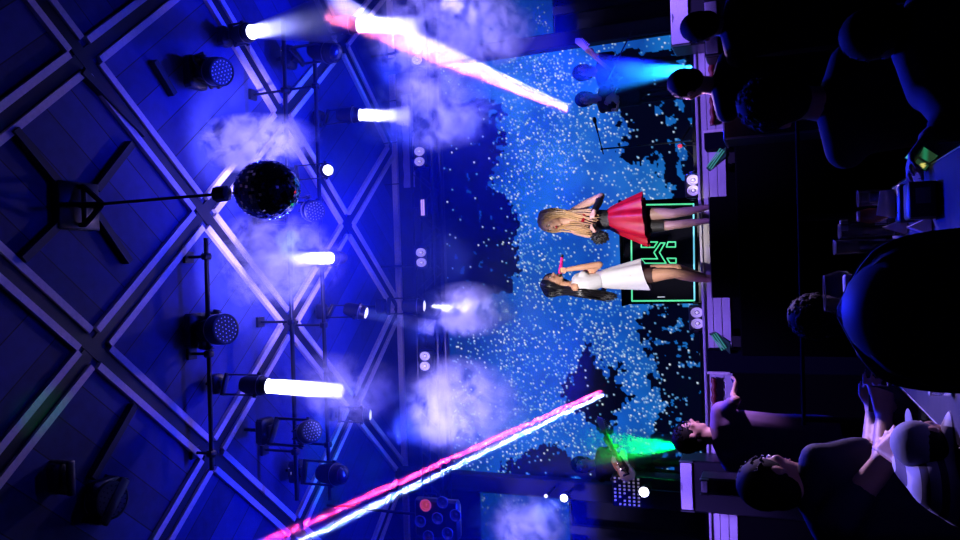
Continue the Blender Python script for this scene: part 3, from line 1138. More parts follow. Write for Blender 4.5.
def beam_body(name, label, p0, p1, R0, R1, k, fade=False):
    d = p1 - p0
    L_ = d.length
    x, y, dn = frame_of(d)
    b = MB(); b.rings([[Vector((math.cos(t_) * r_, math.sin(t_) * r_, z)) for t_ in (2 * math.pi * q / 20 for q in range(20))] for r_, z in ((R0, 0), (R1, 1))])
    me = bpy.data.meshes.new(name)
    fixn(me, b)
    me.materials.append(fading_haze(k, L_, fade))
    o = bpy.data.objects.new(name, me)
    COL.objects.link(o)
    o.matrix_world = Matrix.Translation(p0) @ Matrix((x, y, dn)).transposed().to_4x4() @ Matrix.Diagonal((1, 1, L_, 1))
    return tag(o, label, 'light beam', None, 'stuff')


def beam_core(key, length, spread, k, power, label, color=None):
    c, d, R = HEADS[key]
    R1 = R * .95 + math.tan(math.radians(spread / 2)) * length
    beam_body('light_beam', label, c + d * .03, c + d * (.03 + length), R * .9, R1, k, power > 1)
    shaft('head_beam', c + d * .025, c + d, power, color or WHITEBLUE, R * 1.8, spread)


beam_core('c', .80, 4, .9, 42, 'white capsule of lit haze in front of the head beside the near pipe')
beam_core('e', .75, 8, .85, 40, 'broad white stub of lit haze in front of the topmost head at the ceiling edge')
beam_core('f', .65, 10, .7, 14, 'smoky white stub of lit haze in front of the second head at the ceiling edge')
beam_core('d', .60, 5, .9, 24, 'white capsule of lit haze below the mirror ball')
beam_core('g', .9, 4, .18, 1.0, 'faint blue beam from the edge-on head', (.1, .16, 1))
beam_core('a', 1.3, 14, .5, 4, 'pale beam from the brilliant lens at the top edge', (.4, .42, 1))

cloud('smoke', 'bright puff of smoke drifting above the mirror ball', 248, 143, 6.9, 85, 30, .5, 12, 1, thr=.49, scale=4.2, gain=8)
cloud('smoke', 'soft cloud of smoke glowing below the mirror ball', 262, 260, 7.2, 100, 50, .6, 6, 2, thr=.47, scale=3.6, gain=6)
cloud('smoke', 'smoke around the broad white beam at the top edge', 425, 30, 8.9, 80, 46, .6, 5, 3, thr=.48, scale=3.2, gain=6)
cloud('smoke', 'smoke rolling out of the second beam at the ceiling edge', 430, 112, 9.0, 95, 42, .6, 4, 4, thr=.47, scale=3.0, gain=5)
cloud('smoke', 'violet cloud of smoke before the dark trees above the singers', 466, 310, 9.8, 58, 30, .4, 7, 5, thr=.44, scale=3.4, gain=6)
cloud('smoke', 'wide lilac cloud of smoke above the long red beam', 455, 405, 9.6, 85, 52, .5, 4, 6, thr=.42, scale=2.4, gain=4)
cloud('smoke', 'smoke trailing off the white capsule beam', 340, 390, 7.6, 80, 40, .5, 4, 7, thr=.46, scale=3.0, gain=5)
cloud('smoke', 'smoke drifting at the lower edge beside the left column', 520, 522, 9.8, 60, 28, .5, 5, 8, thr=.45, scale=3.0, gain=5)
cloud('smoke', 'smoke patch at the upper edge in front of the dark trees', 492, 28, 9.9, 48, 40, .5, 5, 9, thr=.46, scale=3.2, gain=6)
# unseen spots added in front of the clouds to light them
LILAC = (.26, .22, 1.0)
for tu, tv, tY, du, dv, dY, pw, ang in ((430, 40, 9.0, -50, 40, -1.5, 500, 55), (460, 405, 9.6, -70, 30, -1.6, 1000, 60), (468, 310, 9.8, -60, 30, -1.6, 600, 34),
                                         (262, 260, 7.2, 40, 30, -1.2, 420, 62), (530, 520, 9.8, -50, 40, -1.5, 350, 40), (244, 142, 6.9, 55, 15, -1.1, 640, 44),
                                         (345, 390, 7.6, -30, 40, -1.0, 130, 60), (440, 110, 9.0, -50, 30, -1.5, 420, 50), (492, 28, 9.9, -50, -30, -1.4, 350, 40)):
    spot('cloud_fill', W(tu + du, tv + dv, tY + dY), W(tu, tv, tY), pw * 1.9, LILAC, ang, .7, .12)


def jet(name, label, a, c, r0, r1, density, seed, Y, color, **k):
    """cone of fog blown from a to c (photo positions)"""
    p0, p1 = W(a[0], a[1], Y), W(c[0], c[1], Y + .2)
    d = p1 - p0
    L_ = d.length
    R1 = r1 * PX(p1)
    x, y, dn = frame_of(d)
    me = bpy.data.meshes.new(name)
    f0 = r0 / r1
    b = MB(); b.rings([[Vector((math.cos(t_) * r_, math.sin(t_) * r_, z)) for t_ in (2 * math.pi * q / 20 for q in range(20))] for r_, z in ((f0, 0), (1, 1))])
    fixn(me, b)
    me.materials.append(smoke_mat(name, density, seed=seed, axis=f0, **k))
    o = bpy.data.objects.new(name, me)
    COL.objects.link(o)
    o.matrix_world = Matrix.Translation(p0) @ Matrix((x, y, dn)).transposed().to_4x4() @ Matrix.Diagonal((R1, R1, L_, 1))
    return tag(o, label, 'smoke', None, 'stuff'), p0, p1


o, p0, p1 = jet('fog_jet', 'jet of fog lit cyan blue shooting up from the stage edge', (697, 68), (555, 82), 3.5, 34, 2.2, 3.3, 8.5, None, thr=.34, scale=3, gain=3)
spot('fog_jet_lamp', p0 + (p1 - p0).normalized() * .01, p1, 1700, (0.01, .26, 1.0), 24, .3, .03)
o, p0, p1 = jet('fog_jet', 'jet of fog lit green shooting up from the stage edge', (684, 446), (575, 447), 8, 36, 2.6, 9.1, 8.5, None, thr=.34, scale=3, gain=3)
spot('fog_jet_lamp', p0 + (p1 - p0).normalized() * .01, p1, 1100, (0.0, 1.0, .10), 26, .3, .03)


# ---------------------------------------------------------------- two long coloured beams
def long_beam(tip, end, Yt, Ye, parts, sf=.5, wf=2.0):
    """parts: offsets across the beam and half widths in photo pixels, at the tip and at the end"""
    tdir = Vector((end[0] - tip[0], end[1] - tip[1])).normalized()
    nrm = Vector((-tdir.y, tdir.x))
    for off0, off1, w0, w1, color, power, lab in parts:
        p0 = W(tip[0] + nrm.x * off0, tip[1] + nrm.y * off0, Yt)
        p1 = W(end[0] + nrm.x * off1, end[1] + nrm.y * off1, Ye)
        R0, R1 = w0 * PX(p0), w1 * PX(p1)
        beam_body('light_beam', lab, p0, p1, R0, R1, .9)
        sp_ = math.degrees(math.atan((R1 - R0) / (p1 - p0).length)) * 2
        shaft('beam_lamp', p0 - (p1 - p0).normalized() * .02, p1, power, color, R0 * wf, max(sp_ * sf, .6))


long_beam((602, 393), (262, 552), 9.3, 5.2, (
    (2.1, 7.5, 1.7, 6.5, (1.0, .02, .10), 30, 'red half of the long diagonal beam crossing the lower part'),
    (-2.0, -7.5, 2.0, 8, (.24, .42, 1.0), 18, 'white blue half of the long diagonal beam crossing the lower part')))
long_beam((567, 109), (330, 8), 9.3, 6.2, (
    (-2.0, -6, 2.0, 8, (1.0, .14, .30), 13, 'pink half of the diagonal beam near the upper edge'),
    (2.2, 7, 2.6, 10, (.36, .34, 1.0), 13, 'pale violet half of the diagonal beam near the upper edge')), .9, 3.4)
# ================================================================ people
def skin(name, c):
    m = mat(name, c, 0.55, var=.06, scale=40)
    m.node_tree.nodes['Principled BSDF'].inputs['Subsurface Weight'].default_value = 0.0
    return m


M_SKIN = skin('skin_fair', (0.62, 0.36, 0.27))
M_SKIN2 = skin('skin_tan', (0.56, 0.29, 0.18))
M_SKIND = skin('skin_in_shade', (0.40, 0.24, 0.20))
M_EYEW = mat('eye_white', (.7, .68, .68), .3)
M_IRIS = mat('dark_iris', (.02, .012, .01), .2)
M_LIPS = mat('red_lips', (.45, .03, .05), .4)
M_LIPN = mat('natural_lips', (.36, .13, .11), .5)
M_BROW = mat('dark_brow', (.03, .018, .012), .8)
M_BLOND = mat('blond_hair', (.58, .36, .17), .42, var=.35, scale=60)
M_BLACKHAIR = mat('black_hair', (.006, .005, .007), .38, var=.3, scale=60, spec=.6)
M_DARKHAIR = mat('dark_brown_hair', (.003, .0025, .0025), .75, var=.3, spec=.15)
M_REDSATIN = mat('red_satin', (.32, .002, .016), .42, var=.55, scale=11, spec=.3)
M_LACE = mat('black_lace', (.008, .008, .010), .5, var=.5, scale=120, bump=.6)
M_WHITE = mat('white_dress_cloth', (.62, .61, .65), .7, var=.05, scale=30, bump=.15)
M_GREYBAND = mat('lilac_grey_band', (.50, .46, .62), .6)
M_STOCK = mat('sheer_stockings', (.34, .20, .17), .45, var=.12, scale=50)
M_BROWNSHORT = mat('brown_shorts', (.05, .02, .018), .7)
M_HEEL = mat('black_shoe_leather', (.01, .01, .012), .3)
M_NAVYSHIRT = mat('navy_shirt', (.012, .014, .05), .8, bump=.3)
M_PURPSHIRT = mat('plum_shirt', (.22, .12, .26), .75, bump=.25)
M_DARKWEAR = mat('black_clothing', (.004, .004, .006), .85)
M_DARKBLUEWEAR = mat('dark_blue_clothing', (.012, .014, .035), .8)


class Fig:
    """collects the points of one figure; positions are photo positions plus a depth offset"""

    def __init__(self, Y):
        self.Y = Y
        self.px = PX(W(620, 270, Y))

    def p(self, a):
        if isinstance(a, Vector):
            return a
        return W(a[0], a[1], self.Y + (a[2] if len(a) > 2 else 0))


def head_axes(fwd, up=(0, 0, 1)):
    f = Vector(fwd).normalized()
    u = Vector(up)
    u = (u - f * u.dot(f)).normalized()
    return f.cross(u), f, u          # right of the figure, forward, up


def add_head(b, c, ax, h, w, d):
    """skull, face, nose, jaw and ears; h, w, d are half sizes"""
    r, f, u = ax
    b.ell(c + u * h * .18 - f * d * .06, (w, d * .98, h * .80), ax, 20, 14)
    b.ell(c - u * h * .30 + f * d * .16, (w * .78, d * .74, h * .66), ax, 18, 12)
    b.ell(c - u * h * .80 + f * d * .52, (w * .34, d * .26, h * .20), ax, 12, 8)      # chin
    b.tube([c + u * h * .10 + f * d * .84, c - u * h * .22 + f * d * 1.10, c - u * h * .30 + f * d * .84], [w * .10, w * .19, w * .10], 8)
    b.ell(c - u * h * .25 + f * d * 1.02, (w * .22, d * .16, h * .10), ax, 10, 6)
    b.ell(c + u * h * .17 + f * d * .80, (w * .62, d * .16, h * .09), ax, 12, 6)      # brow ridge
    b.ell(c - u * h * .52 + f * d * .80, (w * .28, d * .13, h * .08), ax, 10, 6)      # lips
    for s in (-1, 1):
        b.ell(c + r * s * w * .99 - u * h * .12 - f * d * .08, (w * .12, d * .22, h * .24), ax, 8, 6)
        b.ell(c + r * s * w * .48 - u * h * .2 + f * d * .68, (w * .30, d * .22, h * .2), ax, 10, 6)


def face_parts(t, c, ax, h, w, d, lips, brow=True):
    r, f, u = ax
    for s in (-1, 1):
        e = c + r * s * w * .40 + u * h * .03 + f * d * .83
        b = MB(); b.ell(e, (w * .19, d * .13, h * .075), ax, 10, 6); eye = put('eye', b, M_EYEW, t)
        b = MB(); b.ell(e + f * d * .08, (w * .09, d * .07, h * .07), ax, 8, 6); put('iris', b, M_IRIS, eye)
        if brow:
            b = MB(); b.tube([e + u * h * .15 - r * s * w * .2 + f * d * .08, e + u * h * .2 + f * d * .1, e + u * h * .13 + r * s * w * .22 - f * d * .02], [w * .04, w * .06, w * .03], 6)
            put('eyebrow', b, M_BROW, t)
    b = MB(); b.ell(c - u * h * .50 + f * d * .90, (w * .27, d * .07, h * .055), ax, 10, 6)
    b.ell(c - u * h * .58 + f * d * .88, (w * .22, d * .07, h * .055), ax, 10, 6)
    put('lips', b, lips, t)


def add_hand(b, wrist, dirv, palm_n, L, curl=.5, spread=.16, thumb=1):
    """palm and five bent fingers; L is the whole hand length, palm_n points out of the palm"""
    d = Vector(dirv).normalized()
    n = Vector(palm_n)
    n = (n - d * n.dot(d)).normalized()
    s = d.cross(n)
    pl = L * .50
    pw = L * .21
    for k in range(4):
        o = s * (pw * (k - 1.5) * .55)
        b.cap_tube([wrist + o * .45, wrist + d * pl + o], [L * .085, L * .075], 8)
    for k in range(4):
        ln = L * (.46, .52, .49, .38)[k]
        o = s * (pw * (k - 1.5) * .60)
        pts = [wrist + d * pl * .9 + o]
        ang = curl * .35
        dd = d + s * ((k - 1.5) * spread * .5)
        for seg, fr in enumerate((.45, .32, .25)):
            v = dd * math.cos(ang) + n * math.sin(ang)
            pts.append(pts[-1] + v.normalized() * ln * fr)
            ang += curl * .85
        b.cap_tube(pts, [L * .052, L * .048, L * .042, L * .034], 7)
    base = wrist + d * L * .14 + s * (-pw * .55) * thumb
    v1 = (d * .7 - s * .75 * thumb + n * .35).normalized()
    p1 = base + v1 * L * .2
    v2 = (d * .95 - s * .15 * thumb + n * (.3 + curl * .3)).normalized()
    p2 = p1 + v2 * L * .17
    b.cap_tube([base, p1, p2, p2 + (v2 + n * .2).normalized() * L * .12], [L * .07, L * .06, L * .052, L * .04], 7)


def strands(b, guides, n, r, jit, rng, fr=(1.0, .9, .55), P=None):
    """tresses along guide paths; each guide is a list of points"""
    for g in guides:
        pts = [P(q) if P else q for q in g]
        for k in range(n):
            o = Vector((rng.gauss(0, 1), rng.gauss(0, 1), rng.gauss(0, .4))) * jit
            o2 = Vector((rng.gauss(0, 1), rng.gauss(0, 1), rng.gauss(0, 1))) * jit
            m = len(pts)
            path, rad = [], []
            steps = (m - 1) * 4 + 1
            ph = rng.uniform(0, 6)
            for i in range(steps):
                tt = i / 4.0
                a = min(int(tt), m - 2)
                f = tt - a
                p_0, p_1, p_2, p_3 = pts[max(a - 1, 0)], pts[a], pts[a + 1], pts[min(a + 2, m - 1)]
                q = 0.5 * ((2 * p_1) + (p_2 - p_0) * f + (2 * p_0 - 5 * p_1 + 4 * p_2 - p_3) * f * f + (3 * p_1 - p_0 - 3 * p_2 + p_3) * f ** 3)
                w = i / (steps - 1)
                q = q + o * min(1, w * 3 + .25) + o2 * w * .8 + Vector((math.sin(ph + w * 7), math.cos(ph + w * 6), 0)) * jit * .35 * w
                path.append(q)
                rad.append(r * (1 - .75 * max(0, w - .45) / .55))
            b.tube(path, rad, 6)


def loft_cloth(rings_spec, n=48, thick=.004):
    """open tube of cloth: rings_spec = [(centre, ax, ay, pleat depth, pleat count, phase, tilt vector)]"""
    outer, inner = [], []
    for c, rx, ry, dep, cnt, ph, tilt in rings_spec:
        o, i_ = [], []
        for k in range(n):
            a = 2 * math.pi * k / n
            f = 1 + dep * math.cos(cnt * a + ph) + dep * .4 * math.cos((cnt + 2) * a + ph * 2)
            e = Vector((math.cos(a) * rx * f, math.sin(a) * ry * f, 0))
            e.z += tilt[0] * math.cos(a) + tilt[1] * math.sin(a)
            o.append(c + e)
            i_.append(c + e * (1 - thick / max(rx, .01)))
        outer.append(o); inner.append(i_)
    b = MB()
    b.rings(outer + inner[::-1], cap=False)
    vs = outer[0] + inner[0]
    b.add(vs, [(k, (k + 1) % n, n + (k + 1) % n, n + k) for k in range(n)])
    return b


# ---------------------------------------------------------------- singer in the red skirt
def singer_red():
    F = Fig(7.55)
    P, px = F.p, F.px
    rng = random.Random(11)
    base = Vector((P((708, 215)).x, 7.55, POD_Z))
    t = thing('person', 'long haired blond singer in a black lace corset and short red skirt', 'person', base)
    hc = P((550.5, 222.5))
    ax = head_axes((-.72, -.68, -.10))
    h, w, d = 12.2 * px, 7.6 * px, 8.8 * px
    b = MB()
    add_head(b, hc, ax, h, w, d)
    T = lambda pts, rad: b.cap_tube([P(q) for q in pts], [r_ * px for r_ in rad], 12)
    T([(559, 221.5, .01), (573, 221, .02)], [4.0, 4.4])
    T([(575, 214, .02), (574, 221, .02), (575, 229, .02)], [4.6, 5.6, 4.4])
    T([(580, 217, 0), (592, 217.5, 0), (604, 218, 0), (618, 218.5, 0), (628, 219, 0)], [7.2, 7.0, 6.2, 8.0, 8.6])
    T([(580, 225, -.02), (592, 224, -.01), (604, 221.5, 0), (618, 222, 0), (628, 221, 0)], [7.0, 6.6, 6.0, 7.6, 8.0])
    for v in (218.5, 226.5):
        b.ell(P((587, v, -.075)), 4.4 * px, nu=12, nv=8)
    T([(574, 211.5, .03), (588, 203, .06), (601.5, 196, .06)], [4.6, 4.4, 3.4])                         # arm with the elbow out
    T([(601.5, 196, .06), (598, 204, -.06), (594, 211, -.16)], [3.4, 3.0, 2.1])
    add_hand(b, P((594, 211, -.16)), P((591, 221, -.2)) - P((594, 211, -.16)), Vector((0, 1, -.2)), 12 * px, .6)
    T([(575, 231, .01), (586, 234.5, -.03), (598, 236, -.10)], [3.8, 3.3, 2.6])
    T([(598, 236, -.10), (595, 232, -.2)], [2.6, 2.0])
    add_hand(b, P((595.5, 232.5, -.2)), P((590, 226, -.22)) - P((596, 233, -.2)), Vector((0, .6, -.6)), 12 * px, .9, thumb=-1)
    body = fuse('body', b, M_SKIN, t, voxel=.0075, smooth_it=3)
    face_parts(t, hc, ax, h, w, d, M_LIPS)
    # legs in sheer stockings
    def leg(pts, rad):
        q = MB(); q.cap_tube([P(a) for a in pts], [r_ * px for r_ in rad], 14)
        return q
    q = leg([(630, 214, 0), (650, 214, -.01), (667, 213.5, -.02), (674, 213.5, -.025), (682, 212, -.01), (690, 211, .0), (706, 207.5, .01), (717, 206.5, .01)], [8.2, 6.6, 5.3, 4.6, 4.5, 4.2, 2.7, 2.3])
    fuse('leg', q, M_STOCK, t, voxel=.008)
    q = leg([(630, 225, 0), (650, 226, 0), (667, 225.5, 0), (674, 225, -.01), (682, 224, .0), (690, 223, .02), (707, 221, .03), (717, 220, .03)], [8.0, 6.2, 5.0, 4.3, 4.3, 4.0, 2.7, 2.3])
    fuse('leg', q, M_STOCK, t, voxel=.008)
    q = MB(); q.tube([P((648, 226, 0)), P((656, 226, 0)), P((664.5, 225.8, 0))], [6.9 * px, 6.4 * px, 5.8 * px], 20); put('garter', q, M_LACE, t)
    q = MB(); q.tube([P((647.5, 214, -.01)), P((650.5, 214, -.01))], [6.95 * px, 6.8 * px], 20); put('garter', q, M_LACE, t)
    for u, v, dy in ((717, 206.5, .01), (717, 220, .03)):
        a = P((u, v, dy)); a = Vector((a.x, a.y, POD_Z))
        q = MB()
        q.tube([a + Vector((0, .02, .10)), a + Vector((-.005, -.03, .07)), a + Vector((-.01, -.10, .02)), a + Vector((-.01, -.16, .018))], [.034, .036, .030, .014], 12, flat=.8)
        q.tube([a + Vector((0, .03, .09)), a + Vector((0, .035, .004))], [.016, .007], 8)
        put('shoe', q, M_HEEL, t)
    # corset
    q = MB()
    for vv, k in ((217, 0), (224.5, 1)):
        q.cap_tube([P((587, vv, -.005)), P((594, 218 + 4.6 * k, 0)), P((604, 218.2 + 3 * k, 0)), P((610, 218.4 + 2.8 * k, 0))], [9.2 * px, 9.0 * px, 8.6 * px, 9.0 * px], 14)
    for v in (218.5, 226.5):
        q.ell(P((588, v, -.082)), 4.7 * px, nu=12, nv=8)
    cor = fuse('corset', q, M_LACE, t, voxel=.009)
    # ruffle at the neckline
    q = MB()
    for k in range(16):
        a = k / 15.0
        c = P((583.5 + 1.2 * math.sin(a * 9), 214 + 15 * a, -.10 - .04 * math.sin(a * math.pi)))
        q.ell(c, (1.5 * px, .9 * px, 1.8 * px), None, 8, 6)
    fuse('ruffle', q, M_REDSATIN, cor, voxel=.007)
    # lace gloves on the forearm
    q = MB(); q.tube([P((599.5, 200.5, -.02)), P((598, 204, -.06)), P((594, 211, -.16))], [3.9 * px, 3.7 * px, 2.9 * px], 14); put('glove', q, M_LACE, t)
    # skirt with deep folds
    rings = []
    for k in range(9):
        f = k / 8.0
        u = 606 + 40 * f
        c = P((u, 219 + 1.0 * f, 0))
        rx = (8.0 + 16.5 * f ** .72) * px
        rings.append((c, rx, rx * .80, .02 + .10 * f, 9, .6, ((-2.2 * px) * -f, 0)))
    put('skirt', loft_cloth(rings, 72), M_REDSATIN, t)
    q = MB(); q.tube([P((604, 218.5, 0)), P((608.5, 219, 0))], [8.6 * px, 8.9 * px], 24, flat=.85, side=(1, 0, 0)); put('waistband', q, M_LACE, t)
    # long wavy blond hair
    q = MB()
    r_, f_, u_ = ax
    q.ell(hc + u_ * h * .26 - f_ * d * .22, (w * 1.16, d * 1.06, h * .86), ax, 20, 12)
    crown = hc + u_ * h * 1.0 - f_ * d * .1
    gs = []
    for s in (-1, 1):
        for off in (.02, -.18, -.42, -.7):
            side = hc + r_ * s * w * 1.12 + f_ * d * off * .75 + u_ * h * .1
            lo = hc + r_ * s * w * 1.2 + f_ * d * (off * .4 - .15) - u_ * h * .85
            gs.append([crown + r_ * s * w * .2, hc + r_ * s * w * .75 + f_ * d * off * .9 + u_ * h * .72, side, lo])
    ends_r = [(578, 213, -.02), (584, 214, -.05), (580, 216, -.09), (583, 219, -.1)]
    ends_l = [(579, 226, -.12), (583, 230, -.12), (582, 231, -.08), (580, 229, .05)]
    far_r = [(594, 211.5, -.04), (596, 213, -.09), (597, 217, -.15), (593, 222, -.17)]
    far_l = [(588, 228, -.17), (592, 232, -.16), (590, 233, -.12), (592, 231, .02)]
    # which side of the head lies towards world right on the photo
    right_first = (r_.x < 0)
    for i, g in enumerate(gs):
        e, fr_ = (ends_l, far_l) if ((i < 4) == (not right_first)) else (ends_r, far_r)
        k = i % 4
        g += [P(e[k]), P(fr_[k])]
    gs.append([crown, hc - f_ * d * 1.1 + u_ * h * .3, hc - f_ * d * 1.15 - u_ * h * .9, P((585, 217, .10)), P((598, 216, .11))])
    gs.append([crown, hc - f_ * d * 1.0 + u_ * h * .3 + r_ * w * .5, hc - f_ * d * 1.0 - u_ * h * .9 + r_ * w * .4, P((585, 222, .10)), P((597, 224, .11))])
    strands(q, gs, 13, 1.25 * px, 1.5 * px, rng)
    put('hair', q, M_BLOND, t)
    # fluffy black clutch held at the waist
    q = MB()
    c = P((600, 237.5, -.24))
    q.ell(c, (6.0 * px, 4 * px, 8.5 * px), None, 16, 12)
    rr = random.Random(4)
    for k in range(90):
        v = Vector((rr.gauss(0, 1), rr.gauss(0, 1), rr.gauss(0, 1))).normalized()
        s0 = c + Vector((v.x * 5.4 * px, v.y * 3.6 * px, v.z * 7.6 * px))
        q.tube([s0, s0 + (v + Vector((0, 0, -.4))).normalized() * 2.0 * px], [1.3 * px, .3 * px], 5)
    tag(put('clutch_bag', q, M_LACE, loc=c), 'fluffy black clutch bag held at the waist of the singer in red', 'bag')


# ---------------------------------------------------------------- singer in the white dress
def singer_white():
    F = Fig(7.55)
    P, px = F.p, F.px
    rng = random.Random(12)
    base = Vector((P((708, 280)).x, 7.55, POD_Z))
    t = thing('person', 'black haired singer in a white sleeveless dress singing into a pink microphone', 'person', base)
    hc = P((553, 283))
    ax = head_axes((.93, -.36, .06))
    h, w, d = 12.2 * px, 7.8 * px, 9.6 * px
    b = MB()
    add_head(b, hc, ax, h, w, d)
    T = lambda pts, rad: b.cap_tube([P(q) for q in pts], [r_ * px for r_ in rad], 12)
    T([(561, 285, 0), (574, 286, 0)], [4.2, 4.6])
    T([(576, 287, -.13), (574, 285, 0), (576, 282, .12)], [4.6, 5.4, 4.6])
    T([(582, 283, -.05), (592, 281, -.03), (602, 279, 0), (614, 277.5, 0), (628, 276, 0)], [8.6, 7.6, 6.8, 8.4, 9.4])
    T([(582, 281, .05), (592, 280, .03), (602, 278.5, 0), (614, 276.5, 0), (628, 274.5, 0)], [8.4, 7.4, 6.6, 8.2, 9.0])
    for dy in (-.07, .05):
        b.ell(P((584, 276.5, dy)), 5.0 * px, nu=12, nv=8)
    T([(577, 278, .06), (589, 272, .0), (599.5, 264.5, -.08)], [4.2, 4.4, 3.4])
    T([(599.5, 264.5, -.08), (583, 267, -.12), (567.5, 269.5, -.14)], [3.4, 3.3, 2.3])
    mic0, mic1 = P((559.5, 276.5, -.06)), P((562.5, 254, -.16))
    md = (mic1 - mic0).normalized()
    grip = mic0.lerp(mic1, .28)
    wr = P((567.5, 269.5, -.14))
    add_hand(b, wr, grip + Vector((0, 0, .015)) - wr, (mic0 - grip).cross(grip - wr) * -1, 12 * px, 1.1, spread=.1)
    T([(577, 290, -.08), (590, 294, -.02), (602, 293, .06)], [4.2, 3.7, 3.0])
    T([(602, 293, .06), (606, 286, .17)], [3.0, 2.1])
    add_hand(b, P((606, 286, .17)), P((607, 277, .2)) - P((606, 286, .17)), Vector((0, 1, 0)), 12 * px, .4)
    fuse('body', b, M_SKIN2, t, voxel=.0075, smooth_it=3)
    face_parts(t, hc, ax, h, w, d, M_LIPS)
    def leg(pts, rad):
        q = MB(); q.cap_tube([P(a) for a in pts], [r_ * px for r_ in rad], 14)
        return q
    q = leg([(632, 277, -.04), (652, 275.5, -.05), (668, 273.5, -.05), (675, 273.5, -.05), (683, 275, -.03), (692, 277, -.01), (707, 279.5, .0), (717, 279.5, .0)], [8.6, 7.0, 5.6, 4.8, 5.2, 4.8, 3.0, 2.3])
    fuse('leg', q, M_SKIN2, t, voxel=.008)
    q = leg([(632, 272, .08), (654, 270.5, .04), (672, 268.5, .0), (678, 268.5, .0), (688, 272, .14), (706, 277, .22), (717, 277, .22)], [8.0, 6.2, 5.0, 4.6, 4.6, 2.6, 2.3])
    fuse('leg', q, M_SKIN2, t, voxel=.008)
    q = MB(); q.tube([P((640, 276.3, -.045)), P((647, 275.8, -.05)), P((653, 275.3, -.05))], [8.2 * px, 7.9 * px, 7.4 * px], 20); put('shorts_leg', q, M_BROWNSHORT, t)
    q = MB(); q.tube([P((640, 271.5, .07)), P((652, 270.8, .05))], [7.7 * px, 6.9 * px], 20); put('shorts_leg', q, M_BROWNSHORT, t)
    for (u, v, dy), lift in (((717, 279.5, .0), 0), ((706, 277, .24), .0)):
        a = P((u, v, dy)); a = Vector((a.x, a.y, POD_Z + lift))
        q = MB()
        q.tube([a + Vector((-.02, 0, .09)), a + Vector((.03, 0, .065)), a + Vector((.10, -.01, .02)), a + Vector((.16, -.02, .018))], [.034, .036, .030, .014], 12, flat=.8)
        q.tube([a + Vector((-.03, 0, .08)), a + Vector((-.035, 0, .004))], [.016, .007], 8)
        put('shoe', q, M_HEEL, t)
    # bodice
    q = MB()
    q.cap_tube([P((581, 284, -.06)), P((589, 283, -.05)), P((598, 280.8, -.03))], [10.0 * px, 9.6 * px, 8.0 * px], 14)
    q.cap_tube([P((580, 281, .06)), P((588, 280, .04)), P((596, 279, .02))], [9.0 * px, 8.6 * px, 7.7 * px], 14)
    for dy in (-.075, .05):
        q.ell(P((583.5, 276, dy)), 5.5 * px, nu=12, nv=8)
    fuse('bodice', q, M_WHITE, t, voxel=.009)
    q = MB(); q.tube([P((598, 279.8, 0)), P((602, 279, 0)), P((607, 278, 0))], [8.7 * px, 8.6 * px, 9.2 * px], 28, flat=.95, side=(1, 0, 0)); put('waistband', q, M_GREYBAND, t)
    rings = []
    for k in range(9):
        f = k / 8.0
        c = P((603 + 43 * f, 279 - 4.6 * f, 0))
        rx = (9.2 + 6.0 * f ** .8) * px
        rings.append((c, rx, rx * .92, .006 + .05 * f, 7, 1.1, (4.2 * px * f, 0)))
    put('skirt', loft_cloth(rings, 64), M_WHITE, t)
    # straight black hair to the waist
    q = MB()
    r_, f_, u_ = ax
    q.ell(hc + u_ * h * .27 - f_ * d * .24, (w * 1.14, d * 1.02, h * .84), ax, 20, 12)
    crown = hc + u_ * h * 1.02 - f_ * d * .05
    gs = []
    for s in (-1, 1):
        for off in (.42, .05, -.35, -.8):
            gs.append([crown + r_ * s * w * .25, hc + r_ * s * w * .85 + f_ * d * off + u_ * h * .62, hc + r_ * s * w * 1.12 + f_ * d * (off - .15) * .9 + u_ * h * .05,
                       hc + r_ * s * w * .95 + f_ * d * (-.55 + off * .25) - u_ * h * .9,
                       P((582, 291 - off * 2, -.03 - .1 * s * (1 if r_.y < 0 else -1))), P((600 + 6 * off, 294.5 - off * 1.5, -.04 * s)), P((614 + 4 * off, 296.5, -.02 * s))])
    gs.append([crown, hc - f_ * d * 1.1 + u_ * h * .4, hc - f_ * d * 1.15 - u_ * h * .6, P((580, 295.5, 0)), P((598, 298, 0)), P((610, 300, 0))])
    strands(q, gs, 12, 1.3 * px, 1.15 * px, rng)
    put('hair', q, M_BLACKHAIR, t)
    # pink microphone in her hand
    m = thing('microphone', 'pink handheld microphone held to the mouth of the singer in white', 'microphone', mic0)
    q = MB(); q.lathe(mic0, md, [(.045, .021), (.06, .020), (.20, .0155), (.225, .014)], 18); put('handle', q, mat('pink_metal', (.85, .02, .30), .3, .2, var=.05), m)
    q = MB(); q.ell(mic0 + md * .025, .027, nu=16, nv=12); put('grille', q, M_DARK, m)
    q = MB(); q.lathe(mic0 + md * .225, md, [(0, .0145), (.02, .0145), (.024, .012)], 16); put('end_cap', q, M_DARK, m)


singer_red()
singer_white()


